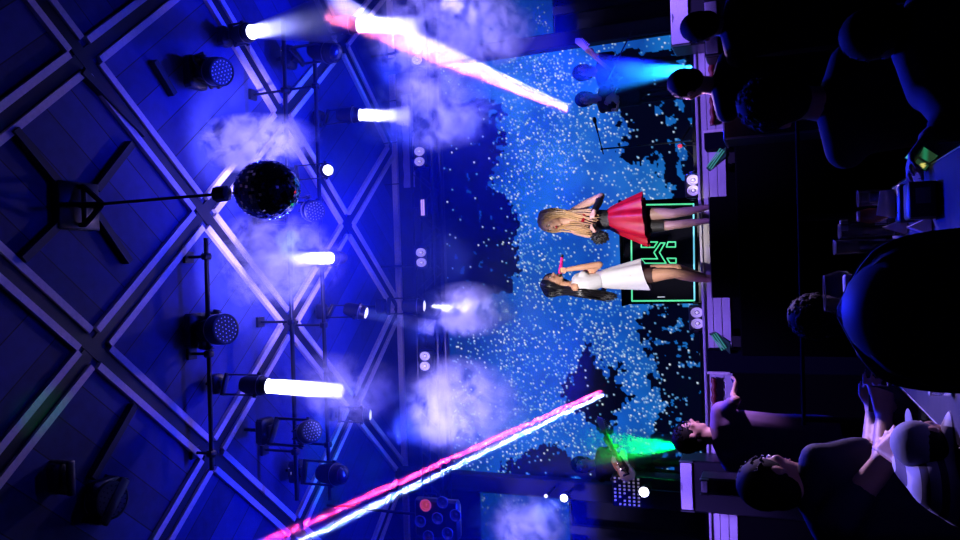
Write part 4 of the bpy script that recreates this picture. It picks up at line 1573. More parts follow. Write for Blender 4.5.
# ---------------------------------------------------------------- other people
def person(label, Y, head, shoulders, fwd, hair_m, top_m, hsize, arms=(), skin_m=None, hair='short', floor_z=0.0, face=True, seated=False, group=None,
           width=None, legs_m=None, hip_u=None, voxel=.014, cap=None, up=(0, 0, 1)):
    """head: photo position of the head centre; shoulders: photo positions of the shoulder joints; hsize: half head height in px;
    arms: list of [shoulder, elbow, wrist, fingertip direction point, palm normal, curl]"""
    F = Fig(Y)
    P = F.p
    hc = P(head)
    px = PX(hc)
    ax = head_axes(fwd, up)
    h = hsize * px
    w, d = h * .68, h * .80
    s0, s1 = P(shoulders[0]), P(shoulders[1])
    mid = (s0 + s1) / 2
    hw = (s0 - s1).length / 2
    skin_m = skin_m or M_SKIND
    pelvis_z = floor_z + ((mid.z - floor_z) * .60 if not seated else max(.32, mid.z - .52))
    pel = Vector((mid.x, mid.y + .02, pelvis_z))
    base = Vector((mid.x, mid.y, floor_z))
    t = thing('person', label, 'person', base, group)
    b = MB()
    add_head(b, hc, ax, h, w, d)
    b.cap_tube([hc - Vector(ax[2]) * h * .55 - Vector(ax[1]) * d * .1, mid + Vector((0, 0, .02))], [h * .46, h * .52], 12)

    def torso(q, inf):
        for k in (-.55, 0, .55):
            q.cap_tube([mid + (s1 - s0) * .5 * k - Vector((0, 0, .03)), mid.lerp(pel, .5) + (s1 - s0) * .5 * k * .8, pel + (s1 - s0) * .5 * k * .75],
                       [hw * .50 + inf, hw * .48 + inf, hw * .50 + inf], 12)
        q.cap_tube([s0, mid + Vector((0, 0, .03)), s1], [hw * .36 + inf, hw * .42 + inf, hw * .36 + inf], 12)
    torso(b, 0)
    lw = hw * .42
    legs = MB()
    side = (s1 - s0).normalized()
    for k in (-1, 1):
        hip = pel + side * (k * hw * .45)
        if seated:
            knee = hip + Vector((0, .38, .02))
            foot = Vector((knee.x, knee.y + .02, floor_z + .06))
        else:
            foot = Vector((hip.x, hip.y, floor_z + .06))
            knee = hip.lerp(foot, .5) + Vector((0, .02, 0))
        legs.cap_tube([hip, knee, foot], [lw, lw * .74, lw * .5], 10)
        legs.cap_tube([foot + Vector((0, -.04, -.015)), foot + Vector((0, .15, -.025))], [.043, .035], 8)
    arm_list = []
    sleeves = MB()
    for a in arms:
        pts = [P(q) for q in a['pts']]
        r0 = a.get('r', hw * .24)
        b.cap_tube(pts, [r0, r0 * .82, r0 * .56], 10)
        hd = P(a['to']) - pts[2]
        add_hand(b, pts[2], hd, Vector(a.get('n', (0, 1, 0))), a.get('L', h * 1.5), a.get('curl', .6), thumb=a.get('thumb', 1))
        sl = a.get('sleeve', .6)
        if sl > 0:
            q_end = pts[0].lerp(pts[1], min(1, sl))
            sleeves.cap_tube([pts[0], q_end], [r0 * 1.28, r0 * 1.16], 10)
            if sl > 1:
                sleeves.cap_tube([pts[1], pts[1].lerp(pts[2], sl - 1)], [r0 * 1.12, r0 * .86], 10)
    fuse('body', b, skin_m, t, voxel=min(voxel, h * .09), smooth_it=3)
    q = MB(); torso(q, .014); q.v += []; o = len(q.v); q.add(sleeves.v, sleeves.f)
    fuse('shirt', q, top_m, t, voxel=voxel, smooth_it=4)
    fuse('trousers', legs, legs_m or M_DARKWEAR, t, voxel=voxel, smooth_it=3)
    if face:
        face_parts(t, hc, ax, h, w, d, M_LIPN, brow=True)
    if 'glasses' in label:
        q = MB()
        for s in (-1, 1):
            e = hc + Vector(ax[0]) * (s * w * .42) + Vector(ax[2]) * h * .03 + Vector(ax[1]) * d * 1.05
            q.ring_band(e, ax[1], w * .30, w * .04, 18, 6)
            q.tube([e + Vector(ax[0]) * (s * w * .3), hc + Vector(ax[0]) * (s * w * 1.05) + Vector(ax[2]) * h * .02 - Vector(ax[1]) * d * .1], w * .035, 6)
        q.tube([hc - Vector(ax[0]) * w * .12 + Vector(ax[1]) * d * 1.07 + Vector(ax[2]) * h * .05, hc + Vector(ax[0]) * w * .12 + Vector(ax[1]) * d * 1.07 + Vector(ax[2]) * h * .05], w * .035, 6)
        put('glasses', q, M_DARK, t)
    r_, f_, u_ = ax
    q = MB()
    rng = random.Random(int(head[0] * 13 + head[1]))
    if hair == 'short':
        q.ell(hc + u_ * h * .24 - f_ * d * .16, (w * 1.10, d * 1.05, h * .88), ax, 20, 12)
        q.ell(hc - u_ * h * .15 - f_ * d * .52, (w * .98, d * .62, h * .66), ax, 16, 10)
        for k in range(150):
            v = Vector((rng.gauss(0, 1), rng.gauss(0, 1) - .35, abs(rng.gauss(0, 1)) + .1)).normalized()
            s_ = hc + u_ * h * .22 - f_ * d * .14 + r_ * (v.x * w * 1.05) + f_ * (v.y * d * 1.0) + u_ * (v.z * h * .84)
            dv = (r_ * v.x + f_ * (v.y + .3) + u_ * v.z).normalized()
            q.tube([s_ - dv * h * .04, s_ + dv * h * .02 + f_ * h * .06, s_ + dv * h * .02 + f_ * h * .14 - u_ * h * .04], [h * .055, h * .045, h * .01], 5)
    elif hair == 'curly':
        q.ell(hc + u_ * h * .24 - f_ * d * .16, (w * 1.12, d * 1.07, h * .90), ax, 20, 12)
        q.ell(hc - u_ * h * .15 - f_ * d * .5, (w * 1.02, d * .7, h * .7), ax, 16, 10)
        for k in range(170):
            v = Vector((rng.gauss(0, 1), rng.gauss(0, 1) - .35, abs(rng.gauss(0, 1)) * .9 - .1)).normalized()
            s_ = hc + u_ * h * .2 - f_ * d * .16 + r_ * (v.x * w * 1.08) + f_ * (v.y * d * 1.03) + u_ * (v.z * h * .86)
            q.ell(s_, h * rng.uniform(.08, .12), None, 8, 6)
    elif hair == 'cap':
        q.ell(hc + u_ * h * .12 - f_ * d * .22, (w * 1.06, d * .98, h * .8), ax, 20, 12)
        cp = MB()
        cp.ell(hc + u_ * h * .34 - f_ * d * .10, (w * 1.16, d * 1.12, h * .82), ax, 24, 14)
        cpo = fuse('cap', cp, mat('pale_cap_cloth', (.18, .18, .26), .8, bump=.2), t, voxel=h * .06)
        cv = MB(); cv.ell(hc + u_ * h * .30 + f_ * d * 1.25, (w * .85, d * .62, h * .05), ax, 20, 8); put('visor', cv, MATS['pale_cap_cloth'], cpo)
    else:
        q.ell(hc + u_ * h * .25 - f_ * d * .18, (w * 1.14, d * 1.08, h * .88), ax, 20, 12)
        gs = []
        for k in range(9):
            a = math.pi * (k / 8.0) * 1.25 - math.pi * .125
            o = r_ * math.cos(a) * w * 1.14 - f_ * math.sin(a) * d * 1.12
            gs.append([hc + u_ * h * 1.08, hc + o * .8 + u_ * h * .65, hc + o * 1.04 + u_ * h * .0, hc + o * 1.06 - u_ * h * .95, hc + o * 1.12 - u_ * h * 1.75])
        strands(q, gs, 9, h * .085, h * .06, rng)
    put('hair', q, hair_m, t)
    return t, hc, ax, h, w, d


def striped_shirt():
    m = mat('striped_shirt', (.6, .57, .66), .8)
    nt = m.node_tree
    wv = nt.nodes.new('ShaderNodeTexWave')
    wv.bands_direction = 'Z'
    wv.inputs['Scale'].default_value = 9
    tc = nt.nodes.new('ShaderNodeTexCoord')
    nt.links.new(tc.outputs['Object'], wv.inputs['Vector'])
    cr = nt.nodes.new('ShaderNodeValToRGB')
    cr.color_ramp.interpolation = 'CONSTANT'
    cr.color_ramp.elements[0].color = (.03, .02, .05, 1)
    cr.color_ramp.elements[1].position = .38
    cr.color_ramp.elements[1].color = (.42, .4, .5, 1)
    nt.links.new(wv.outputs['Fac'], cr.inputs['Fac'])
    nt.links.new(cr.outputs['Color'], nt.nodes['Principled BSDF'].inputs['Base Color'])
    return m

# guitarists and a third player in the dark at both sides of the stage
person('player in dark clothes lost in the blue fog, holding a guitar with a pale headstock', 9.3, (584, 72), ((602, 61), (602, 83)), (.1, -1, 0), M_DARKHAIR, M_DARKWEAR, 11,
       arms=[dict(pts=[(602, 61), (612, 54, -.2), (594, 55, -.32)], to=(588, 50, -.36), n=(0, 1, 0), curl=1.0, sleeve=1.7, L=.17),
             dict(pts=[(602, 83), (618, 88, -.15), (614, 79, -.3)], to=(611, 72, -.34), n=(0, 1, 0), curl=.7, sleeve=1.7, L=.17)], floor_z=RISER_Z, skin_m=M_SKIN2)
person('player in dark clothes beside the blue fog, standing nearest the booth on that side', 9.2, (586, 99), ((603, 90), (603, 109)), (-.2, -1, 0), M_DARKHAIR, M_DARKWEAR, 10.5,
       arms=[dict(pts=[(603, 90), (616, 88, -.1), (612, 95, -.25)], to=(608, 101, -.3), n=(0, 1, 0), curl=.7, sleeve=.6, L=.17),
             dict(pts=[(603, 109), (617, 110, -.1), (618, 103, -.25)], to=(614, 97, -.28), n=(0, 1, 0), curl=.7, sleeve=.6, L=.17)], floor_z=RISER_Z, skin_m=M_SKIN2)
person('guitarist in dark clothes behind the green fog playing a white guitar', 9.0, (583, 465), ((602, 452), (602, 477)), (.15, -1, 0), M_DARKHAIR, M_DARKWEAR, 11.5,
       arms=[dict(pts=[(602, 452), (617, 446, -.15), (610, 446, -.32)], to=(607, 440, -.36), n=(0, 1, 0), curl=1.0, sleeve=.5, L=.18),
             dict(pts=[(602, 477), (622, 480, -.1), (618, 470, -.33)], to=(615, 463, -.36), n=(0, 1, 0), curl=.7, sleeve=.4, L=.18)], floor_z=STAGE_Z, skin_m=M_SKIN2)

# audience, all turned to the stage
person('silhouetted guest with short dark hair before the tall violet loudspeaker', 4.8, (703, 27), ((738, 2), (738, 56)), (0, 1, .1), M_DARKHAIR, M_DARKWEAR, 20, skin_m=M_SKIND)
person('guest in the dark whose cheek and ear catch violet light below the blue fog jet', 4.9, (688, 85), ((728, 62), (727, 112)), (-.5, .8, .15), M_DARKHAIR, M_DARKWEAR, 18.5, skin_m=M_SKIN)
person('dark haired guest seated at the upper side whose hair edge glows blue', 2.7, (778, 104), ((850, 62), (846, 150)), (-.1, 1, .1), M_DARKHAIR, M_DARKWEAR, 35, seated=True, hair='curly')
person('man with glasses in a plum shirt looking up at the stage', 4.9, (691, 436), ((722, 412), (732, 462)), (.82, .15, .18), M_DARKHAIR, M_PURPSHIRT, 17.5, skin_m=M_SKIN,
       arms=[dict(pts=[(722, 412), (736, 400, -.1), (733, 395, .05)], to=(735, 388, .1), n=(0, 0, 1), curl=.6, sleeve=.75, L=.17)])
person('man in a navy shirt raising both arms to hold up a phone', 2.5, (773, 481), ((818, 460), (832, 535)), (.6, .7, .1), M_DARKHAIR, M_NAVYSHIRT, 32, seated=True, skin_m=M_SKIN,
       arms=[dict(pts=[(820, 462), (872, 448, .1), (873, 410, .3)], to=(874, 393, .36), n=(0, -1, 0), curl=.6, sleeve=.75, r=.042, L=.17),
             dict(pts=[(838, 520, -.1), (884, 462, -.05), (884, 417, .16)], to=(882, 398, .2), n=(0, 1, .3), curl=.7, sleeve=.4, r=.045, L=.17)])
person('guest with black curly hair seated right behind the big balloon glass', 3.1, (822, 316), ((872, 285), (872, 350)), (0, 1, .1), M_DARKHAIR, M_DARKWEAR, 29, seated=True, hair='curly', face=False)
person('big blue rimmed head nearest the camera at the table', 0.98, (938, 310), ((1090, 220), (1090, 405)), (0, 1, .1), mat('hair_nearest_head', (.06, .06, .08), .6), M_DARKBLUEWEAR, 80, seated=True, face=False, hair='long', voxel=.012)
person('guest in a pale cap and striped shirt beside the navy shirted man', 1.9, (927, 443), ((966, 425), (972, 505)), (.45, .8, .1), M_DARKHAIR, striped_shirt(), 29, hair='cap', arms=[dict(pts=[(968, 502), (938, 486, -.05), (908, 462, .05)], to=(898, 452, .08), n=(0, 1, 0), curl=.6, sleeve=1.9, r=.05, L=.15)], seated=True, skin_m=M_SKIN)
person('guest at the upper right lost in darkness, holding out a glowing phone', 2.2, (880, 35), ((930, 0), (930, 92)), (-.3, 1, 0), M_DARKHAIR, M_DARKBLUEWEAR, 34, seated=True,
       arms=[dict(pts=[(930, 88), (955, 118, -.1), (928, 138, -.1)], to=(918, 152, -.12), n=(0, 0, -1), curl=.7, sleeve=1.5, r=.042, L=.16)])
# ================================================================ things on the stage
M_NEON = mat('green_neon', (.2, .8, .4), .4, emit=(.10, .80, .34), power=1.0)
M_NEONC = mat('cyan_neon', (.2, .7, .8), .4, emit=(.16, .62, .80), power=1.0)
M_BOOTH = mat('booth_black_panel', (.0015, .0015, .006), .8, spec=.08)
M_GRILLE = mat('pale_speaker_grille', (.75, .7, .78), .6, var=.25, scale=90, bump=.4)
M_GOLD = mat('satin_brass', (.6, .42, .18), .3, .9)


def quad_box(u0, v0, u1, v1, Y, depth):
    a, c = W((u0 + u1) / 2, v0, Y), W((u0 + u1) / 2, v1, Y)
    zt_, zb_ = W(u0, (v0 + v1) / 2, Y).z, W(u1, (v0 + v1) / 2, Y).z
    return Vector(((a.x + c.x) / 2, Y + depth / 2, (zt_ + zb_) / 2)), Vector((abs(a.x - c.x), depth, zt_ - zb_))


BY = 9.05
c, sz = quad_box(622, 199, 699, 304, BY, .5)
bz0 = RISER_Z
c.z = (c.z + sz.z / 2 + bz0) / 2
sz.z = (c.z - bz0) * 2
t = thing('dj_booth', 'black booth with a green neon outline and angular neon emblem behind the singers', 'booth', (c.x, c.y, bz0))
b = MB(); b.box(c, (sz.x, sz.y, sz.z - .004), bevel=.012); put('body', b, M_BOOTH, t)


def neon(name, pts, m, r=.011, closed=True, Y=BY - .012, parent=None):
    b = MB()
    P_ = [W(u, v, Y) for u, v in pts]
    n = len(P_)
    for i in range(n if closed else n - 1):
        p, q = P_[i], P_[(i + 1) % n]
        b.tube([p, q], r, 8)
        b.ell(p, r, nu=8, nv=6)
    return put(name, b, m, parent)


neon('neon_border', [(693.5, 204), (631, 205), (632, 301), (694.5, 300.5)], M_NEON, .009, False, parent=t)
neon('neon_border', [(693.5, 204), (694.5, 300.5)], M_NEONC, .009, False, parent=t)
E = [[(641.3, 242), (657.5, 242), (654, 247.3), (641.3, 247.3)], [(668, 242), (675.5, 242), (675.5, 247), (666.5, 247)],
     [(660.5, 243), (665, 243), (659.5, 252.5), (666, 263.3), (645, 263.3), (641.3, 258.8), (657.5, 258.8), (654, 252.5)],
     [(667, 258.3), (676, 258.3), (676, 263), (670, 263)]]
for e in E:
    neon('neon_emblem', e, M_NEON, .0075, parent=t)
b = MB()
a0, a1 = W(657.5, 297, BY - .006), W(665, 297, BY - .006)
b.box((a0 + a1) / 2, (.012, .006, abs(a0.z - a1.z))); put('small_plate', b, mat('pale_print', (.5, .5, .55), .5, emit=(.25, .25, .3), power=1), t)
b = MB(); b.box((c.x, c.y, c.z + sz.z / 2 + .01), (sz.x + .04, sz.y + .04, .03), bevel=.008); put('top', b, M_BOOTH, t)


# tall pale loudspeakers at both sides of the stage
def loudspeaker(label, u0, v0, u1, v1, Y, depth, base_z, yaw=0.0):
    c, sz = quad_box(u0, v0, u1, v1, Y, depth)
    top = c.z + sz.z / 2
    t = thing('loudspeaker', label, 'loudspeaker', (c.x, c.y, base_z))
    zc = (top + base_z) / 2
    b = MB(); b.box((c.x, c.y, zc), (sz.x + .05, depth, top - base_z), bevel=.015); put('cabinet', b, M_FIX, t, smooth=False)
    b = MB(); b.box((c.x, Y - .012, c.z), (sz.x, .026, sz.z - .02), bevel=.006); put('grille', b, M_GRILLE, t)
    b = MB(); b.box((c.x, Y - .028, c.z + sz.z * .36), (sz.x * .16, .006, sz.z * .03)); put('badge', b, M_STEEL, t)
    for s in (-1, 1):
        b = MB(); b.box((c.x + s * (sz.x / 2 + .018), Y - .012, c.z), (.01, .03, sz.z), bevel=.003)
        put('side_rail', b, M_STEEL, t)
    return t


loudspeaker('tall violet lit loudspeaker at the upper side of the stage', 670, -8, 690, 44, 7.45, .35, 0)
loudspeaker('smaller violet lit loudspeaker under the tall one, beside the silhouetted guest', 704, 2, 719, 54, 7.0, .3, 0)
loudspeaker('tall violet lit loudspeaker at the lower side behind the man in the plum shirt', 680, 463, 694, 509, 7.45, .35, 0)
loudspeaker('small dim loudspeaker in front of the lower tall loudspeaker', 700, 481, 709, 492, 6.9, .25, 0)

# green striped slanted boards leaning on the fascia
for lab, pts in (('green striped slanted board before the violet fascia near the red-skirted singer', [(706, 168), (709, 170.5), (726, 156.5), (726, 147), (722, 150)]),
                 ('green striped slanted board before the violet fascia near the white-dressed singer', [(709, 334), (715, 332.5), (730, 342.5), (730, 354), (722, 346)])):
    Yb = 7.55
    P_ = [W(u, v, Yb) for u, v in pts]
    base = Vector((sum((p.x for p in P_), 0) / 5, Yb, min(p.z for p in P_)))
    t = thing('slanted_board', lab, 'board', base)
    b = MB(); b.prism(P_, (0, .10, 0)); put('board', b, mat('dark_green_panel', (.02, .10, .05), .45, var=.3), t, smooth=False)
    d = (W(*pts[3], Yb) - W(*pts[1], Yb)).normalized()
    n = Vector((-d.z, 0, d.x))
    m0 = (P_[0] + P_[1]) / 2
    m1 = (P_[3] + P_[4]) / 2
    for k in (-1, 0, 1):
        b = MB()
        o = n * (.022 * k)
        b.box((m0 + m1) / 2 + o + Vector((0, -.006, 0)), ((m1 - m0).length * .86, .012, .010), (d, Vector((0, 1, 0)), n))
        put('stripe', b, mat('green_stripe', (.10, .48, .24), .4, emit=(.03, .22, .10), power=.8), t)
    b = MB(); b.box((base.x, Yb + .05, base.z / 2 - .005), (.10, .06, base.z - .01)); put('stand', b, M_BLACK, t, smooth=False)
# dark stair boxes beside them
for lab, v0, v1, u0, u1 in (('dark box with a pale edge against the fascia on the upper side', 131, 149, 704, 725), ('dark box with a pale bar against the fascia on the lower side', 350, 373, 707, 730)):
    c, sz = quad_box(u0, v0, u1, v1, 7.6, .22)
    top = c.z + sz.z / 2
    t = thing('stair_box', lab, 'box', (c.x, c.y, 0))
    b = MB(); b.box((c.x, c.y, top / 2), (sz.x, .22, top - .002), bevel=.01); put('body', b, mat('stair_box_navy', (.002, .002, .008), .8, spec=.05), t, smooth=False)
    e = -sz.x / 2 if v1 > 200 else sz.x / 2
    b = MB(); b.box((c.x + e, 7.59, c.z), (.028, .03, sz.z), bevel=.005); put('edge', b, M_STRIP, t)

# red cable duct along the stage front at the lower side
b = MB()
p0, p1 = W(714, 378, 7.835), W(715.5, 446, 7.835)
b.tube([p0.lerp(p1, k / 24.0) + Vector((0, 0, .008 * math.sin(k * 1.9))) for k in range(25)], .028, 10)
t = tag(put('red_hose', b, mat('dark_red_rubber', (.16, .012, .012), .5, var=.4, scale=40), loc=(p0 + p1) / 2), 'dull red ribbed hose along the stage front at the lower side', 'hose')
b = MB()
p0, p1 = W(711, 56, 7.835), W(713, 125, 7.835)
b.tube([p0.lerp(p1, k / 24.0) + Vector((0, 0, .008 * math.sin(k * 1.7))) for k in range(25)], .026, 10)
tag(put('red_hose', b, MATS['dark_red_rubber'], loc=(p0 + p1) / 2), 'dull red hose along the stage front at the upper side', 'hose')


# guitars
def guitar(label, head, body, Y0, Y1, color, blen):
    h, c = W(*head, Y0), W(*body, Y1)
    d = (c - h).normalized()
    s = d.cross(Vector((0, 1, 0))).normalized()
    n = s.cross(d)
    t = thing('electric_guitar', label, 'guitar', c)
    out = [(0, .10), (.06, .16), (.0, .20), (-.06, .17), (.10, .12), (.22, .105), (.34, .15), (.42, .14), (.46, .06)]
    L_ = blen
    prof = [(-.20, .05), (-.26, .12), (-.20, .17), (-.06, .145), (.05, .115), (.16, .15), (.26, .155), (.33, .09)]
    poly = [c + d * (x * L_) + s * (y * L_) for x, y in prof] + [c + d * (x * L_) - s * (y * L_ * (.92 if x > -.15 else .8)) + d * (.03 if x < -.15 else 0) for x, y in reversed(prof)]
    b = MB(); b.prism([p - n * .02 for p in poly], n * .04); put('body', b, color, t, smooth=False)
    b = MB(); b.prism([c + d * (x * L_) + s * (y * L_) - n * .024 for x, y in ((-.16, .06), (.10, .10), (.22, .02), (.05, -.06), (-.16, -.05))], -n * .004); put('pickguard', b, M_DARK, t, smooth=False)
    b = MB(); b.box((h + c) / 2 - n * .03, ((c - h).length, .045, .024), (d, s, n), bevel=.006); put('neck', b, mat('maple_neck', (.45, .25, .12), .4), t)
    b = MB()
    b.prism([h + d * .02 + s * .024 - n * .04, h - d * .15 + s * .05 - n * .04, h - d * .19 + s * .01 - n * .04, h - d * .16 - s * .03 - n * .04, h + d * .02 - s * .024 - n * .04], n * .02)
    for k in range(6):
        b.tube([h - d * (.02 + .022 * k) + s * .03 - n * .03, h - d * (.02 + .022 * k) + s * .068 - n * .03], .006, 6)
    put('headstock', b, mat('pale_headstock', (.62, .42, .34), .4), t)
    for k in range(6):
        b = MB(); o = s * (-.017 + .0068 * k)
        b.tube([h + o - n * .044, c + d * .12 + o - n * .044], .0014, 5); put('string', b, M_STEEL, t)
    b = MB()
    for k in (-.03, .05):
        b.box(c + d * k - n * .032, (.03, .075, .012), (d, s, n), bevel=.003)
    b.box(c + d * .12 - n * .032, (.025, .08, .014), (d, s, n), bevel=.003)
    put('pickups', b, M_CHROME, t)


guitar('white electric guitar slung across the guitarist behind the green fog', (605, 431), (622, 464), 8.62, 8.66, mat('white_guitar_lacquer', (.75, .7, .72), .25), .62)
guitar('dark electric guitar with a pale headstock rising out of the blue fog', (587, 50), (613, 73), 8.85, 8.9, mat('dark_guitar_lacquer', (.03, .015, .012), .25), .62)


# microphone and cymbal stands
def mic_stand(label, u_top, v_top, Y, floor, boom):
    tp = W(u_top, v_top, Y)
    t = thing('microphone_stand', label, 'stand', (tp.x, Y, floor))
    b = MB(); b.tube([Vector((tp.x, Y, floor + .02)), tp], .011, 8); put('pole', b, M_BLKMETAL, t)
    for k in range(3):
        a = 2 * math.pi * k / 3 + .4
        b = MB(); b.tube([Vector((tp.x, Y, floor + .16)), Vector((tp.x + .26 * math.cos(a), Y + .26 * math.sin(a), floor + .012))], .009, 8); put('leg', b, M_BLKMETAL, t)
    e = tp + Vector(boom)
    b = MB(); b.tube([tp - Vector(boom) * .3, e], .008, 8); b.ell(tp, .02, nu=10, nv=6); put('boom', b, M_BLKMETAL, t)
    d = Vector(boom).normalized()
    b = MB(); b.lathe(e, d, [(-.02, .012), (.10, .014), (.12, .024), (.15, .026), (.175, .018), (.18, .004)], 14); put('microphone', b, M_DARK, t)


mic_stand('black microphone stand in front of the starry screen, upper side of the booth', 602, 149, 9.3, RISER_Z, (0.22, -.05, .04))
mic_stand('black microphone stand before the player lost in the blue fog', 628, 39, 8.7, STAGE_Z, (-.30, .02, .18))
# red signal light beside the screen's right tree
p = W(680, 146, 8.9)
t = thing('signal_lamp', 'small red lamp on a dark stand among the screen trees', 'lamp', (p.x, p.y, STAGE_Z))
b = MB(); b.ell(p, (.022, .022, .028)); put('bulb', b, mat('red_bulb', (.7, .03, .06), .3, emit=(.75, .04, .10), power=.9), t)
b = MB(); b.tube([Vector((p.x, p.y, STAGE_Z)), p - Vector((0, 0, .02))], .008, 8); b.lathe(Vector((p.x, p.y, STAGE_Z)), (0, 0, 1), [(0, .09), (.012, .09), (.02, .02)], 18); put('stand', b, M_BLKMETAL, t)

# perforated amplifier panel and the small lamps at the lower dark column
c, sz = quad_box(612, 476, 642, 507, 8.7, .25)
t = thing('equipment_rack', 'dark equipment rack with a grid of small lit windows beside the guitarist', 'rack', (c.x, c.y, STAGE_Z))
top = c.z + sz.z / 2
b = MB(); b.box((c.x, c.y, (top + STAGE_Z) / 2), (sz.x, .25, top - STAGE_Z - .002), bevel=.01); put('case', b, M_FIX, t, smooth=False)
M_CELL = mat('dim_cell', (.2, .18, .25), .4, emit=(.30, .25, .42), power=.5)
for i in range(6):
    b = MB()
    for j in range(8):
        if (i * 7 + j * 3) % 5 == 0 and i < 4:
            continue
        b.box((c.x - sz.x / 2 + sz.x * (j + .7) / 8.4, 8.694, c.z + sz.z / 2 - sz.z * (i + .7) / 6.4), (sz.x * .06, .01, sz.z * .07), bevel=.002)
    put('window_row', b, M_CELL, t)
for lab, u, v, Y, r in (('round white lamp glaring beside the equipment rack', 644, 492, 8.5, 5.2), ('small white lamp on the lower dark column', 564, 498, 10.2, 4.0),
                        ('smallest white lamp on the lower dark column', 546, 496, 10.2, 2.0)):
    p = W(u, v, Y)
    R = r * PX(p)
    t = thing('stage_lamp', lab, 'lamp', p)
    b = MB(); b.lathe(p, (0, -1, .05), [(-.14, R * .5), (-.12, R * .9), (-.02, R * 1.15), (.0, R * 1.2), (.004, R * 1.0), (-.01, R * .98)], 20); put('housing', b, M_FIX, t)
    b = MB(); b.ell(p + Vector((0, -.004, 0)), (R * .95, .02, R * .95)); put('lens', b, M_LAMP if r > 3 else M_LAMPDIM, t)
    b = MB()
    if Y < 9:
        b.tube([Vector((p.x, p.y + .07, STAGE_Z)), p + Vector((0, .07, 0))], .014, 8); b.lathe(Vector((p.x, p.y + .07, STAGE_Z)), (0, 0, 1), [(0, .1), (.012, .1), (.02, .02)], 18)
    else:
        b.tube([p + Vector((0, .08, 0)), Vector((p.x, SCR_Y - .24, p.z))], .02, 8)
    put('bracket', b, M_BLKMETAL, t)
p = W(563, 497, 10.15)
spot('column_lamp_glow', p + Vector((0, -.05, 0)), W(470, 560, 8.6), 120, (.1, .14, 1), 60, .8, .05)

# barrier rail before the stage and the flight case
p0, p1 = W(797, 112, 4.2), W(804, 425, 4.2)
t = thing('barrier_rail', 'thin steel barrier rail between the stage and the tables', 'rail', ((p0.x + p1.x) / 2, 4.2, 0))
b = MB(); b.tube([p0, p1], .010, 10); put('rail', b, mat('rail_metal', (.012, .008, .008), .9, spec=.1), t)
for f in (.02, .34, .66, .98):
    q = p0.lerp(p1, f)
    b = MB(); b.tube([Vector((q.x, q.y, .01)), q], .016, 8); b.lathe(Vector((q.x, q.y, 0)), (0, 0, 1), [(0, .09), (.015, .09), (.02, .02)], 16); put('post', b, M_BLACK, t)
c, sz = quad_box(724, 106, 790, 136, 5.4, .4)
t = thing('flight_case', 'black flight case with thin pale metal edges beside the seated dark haired guest', 'case', (c.x, c.y, 0))
top = c.z + sz.z / 2
b = MB(); b.box((c.x, c.y, top / 2), (sz.x, .4, top - .002), bevel=.01); put('body', b, M_DARK, t, smooth=False)
b = MB()
for sx in (-1, 1):
    b.box((c.x + sx * sz.x / 2, 5.4, top / 2), (.014, .014, top - .01), bevel=.002)
b.box((c.x, 5.4, top), (sz.x, .014, .014), bevel=.002)
for sx in (-1, 1):
    b.box((c.x + sx * sz.x / 2, 5.6, top), (.014, .4, .014), bevel=.002)
put('metal_edge', b, M_STEEL, t)

# ---------------------------------------------------------------- table with drinks
TZ = W(893, 290, 2.72).z
tx0, tx1 = W(890, 385, 2.7).x, W(890, 188, 2.7).x
t = thing('bar_table', 'long table with a violet lit top carrying glasses, at the lower edge', 'table', ((tx0 + tx1) / 2, 1.9, 0))
M_TABLE = mat('pale_table_laminate', (.06, .052, .068), .6, var=.3, scale=20, spec=.15)
b = MB(); b.box(((tx0 + tx1) / 2, 1.95, TZ - .02), (tx1 - tx0, 1.5, .04), bevel=.008); put('tabletop', b, M_TABLE, t)
for sx in (tx0, tx1):
    b = MB(); b.box((sx, 1.95, TZ - .012), (.008, 1.49, .022), bevel=.003); put('edge_trim', b, M_STEEL, t)
b = MB(); b.box(((tx0 + tx1) / 2, 1.95, TZ - .045), (tx1 - tx0 - .08, 1.42, .012)); put('apron', b, M_BLACK, t, smooth=False)
for sx in (tx0 + .05, tx1 - .05):
    for y in (1.28, 2.62):
        b = MB(); b.tube([Vector((sx, y, TZ - .04)), Vector((sx, y, .01))], .02, 10); put('leg', b, M_BLKMETAL, t)
M_GLASS = mat('clear_glass', (.92, .94, 1.0), .03, trans=.985, var=.02, spec=.6)
M_DRINKDARK = mat('dark_drink', (.02, .01, .02), .1)
M_AMBER = mat('amber_drink', (.22, .07, .02), .15, var=.2)
M_ICE = mat('ice', (.5, .5, .6), .2, var=.3)


def at_table(u, v):
    d = W(u, v, 1.0) - EYE
    return EYE + d * ((TZ - EYE.z) / d.z)


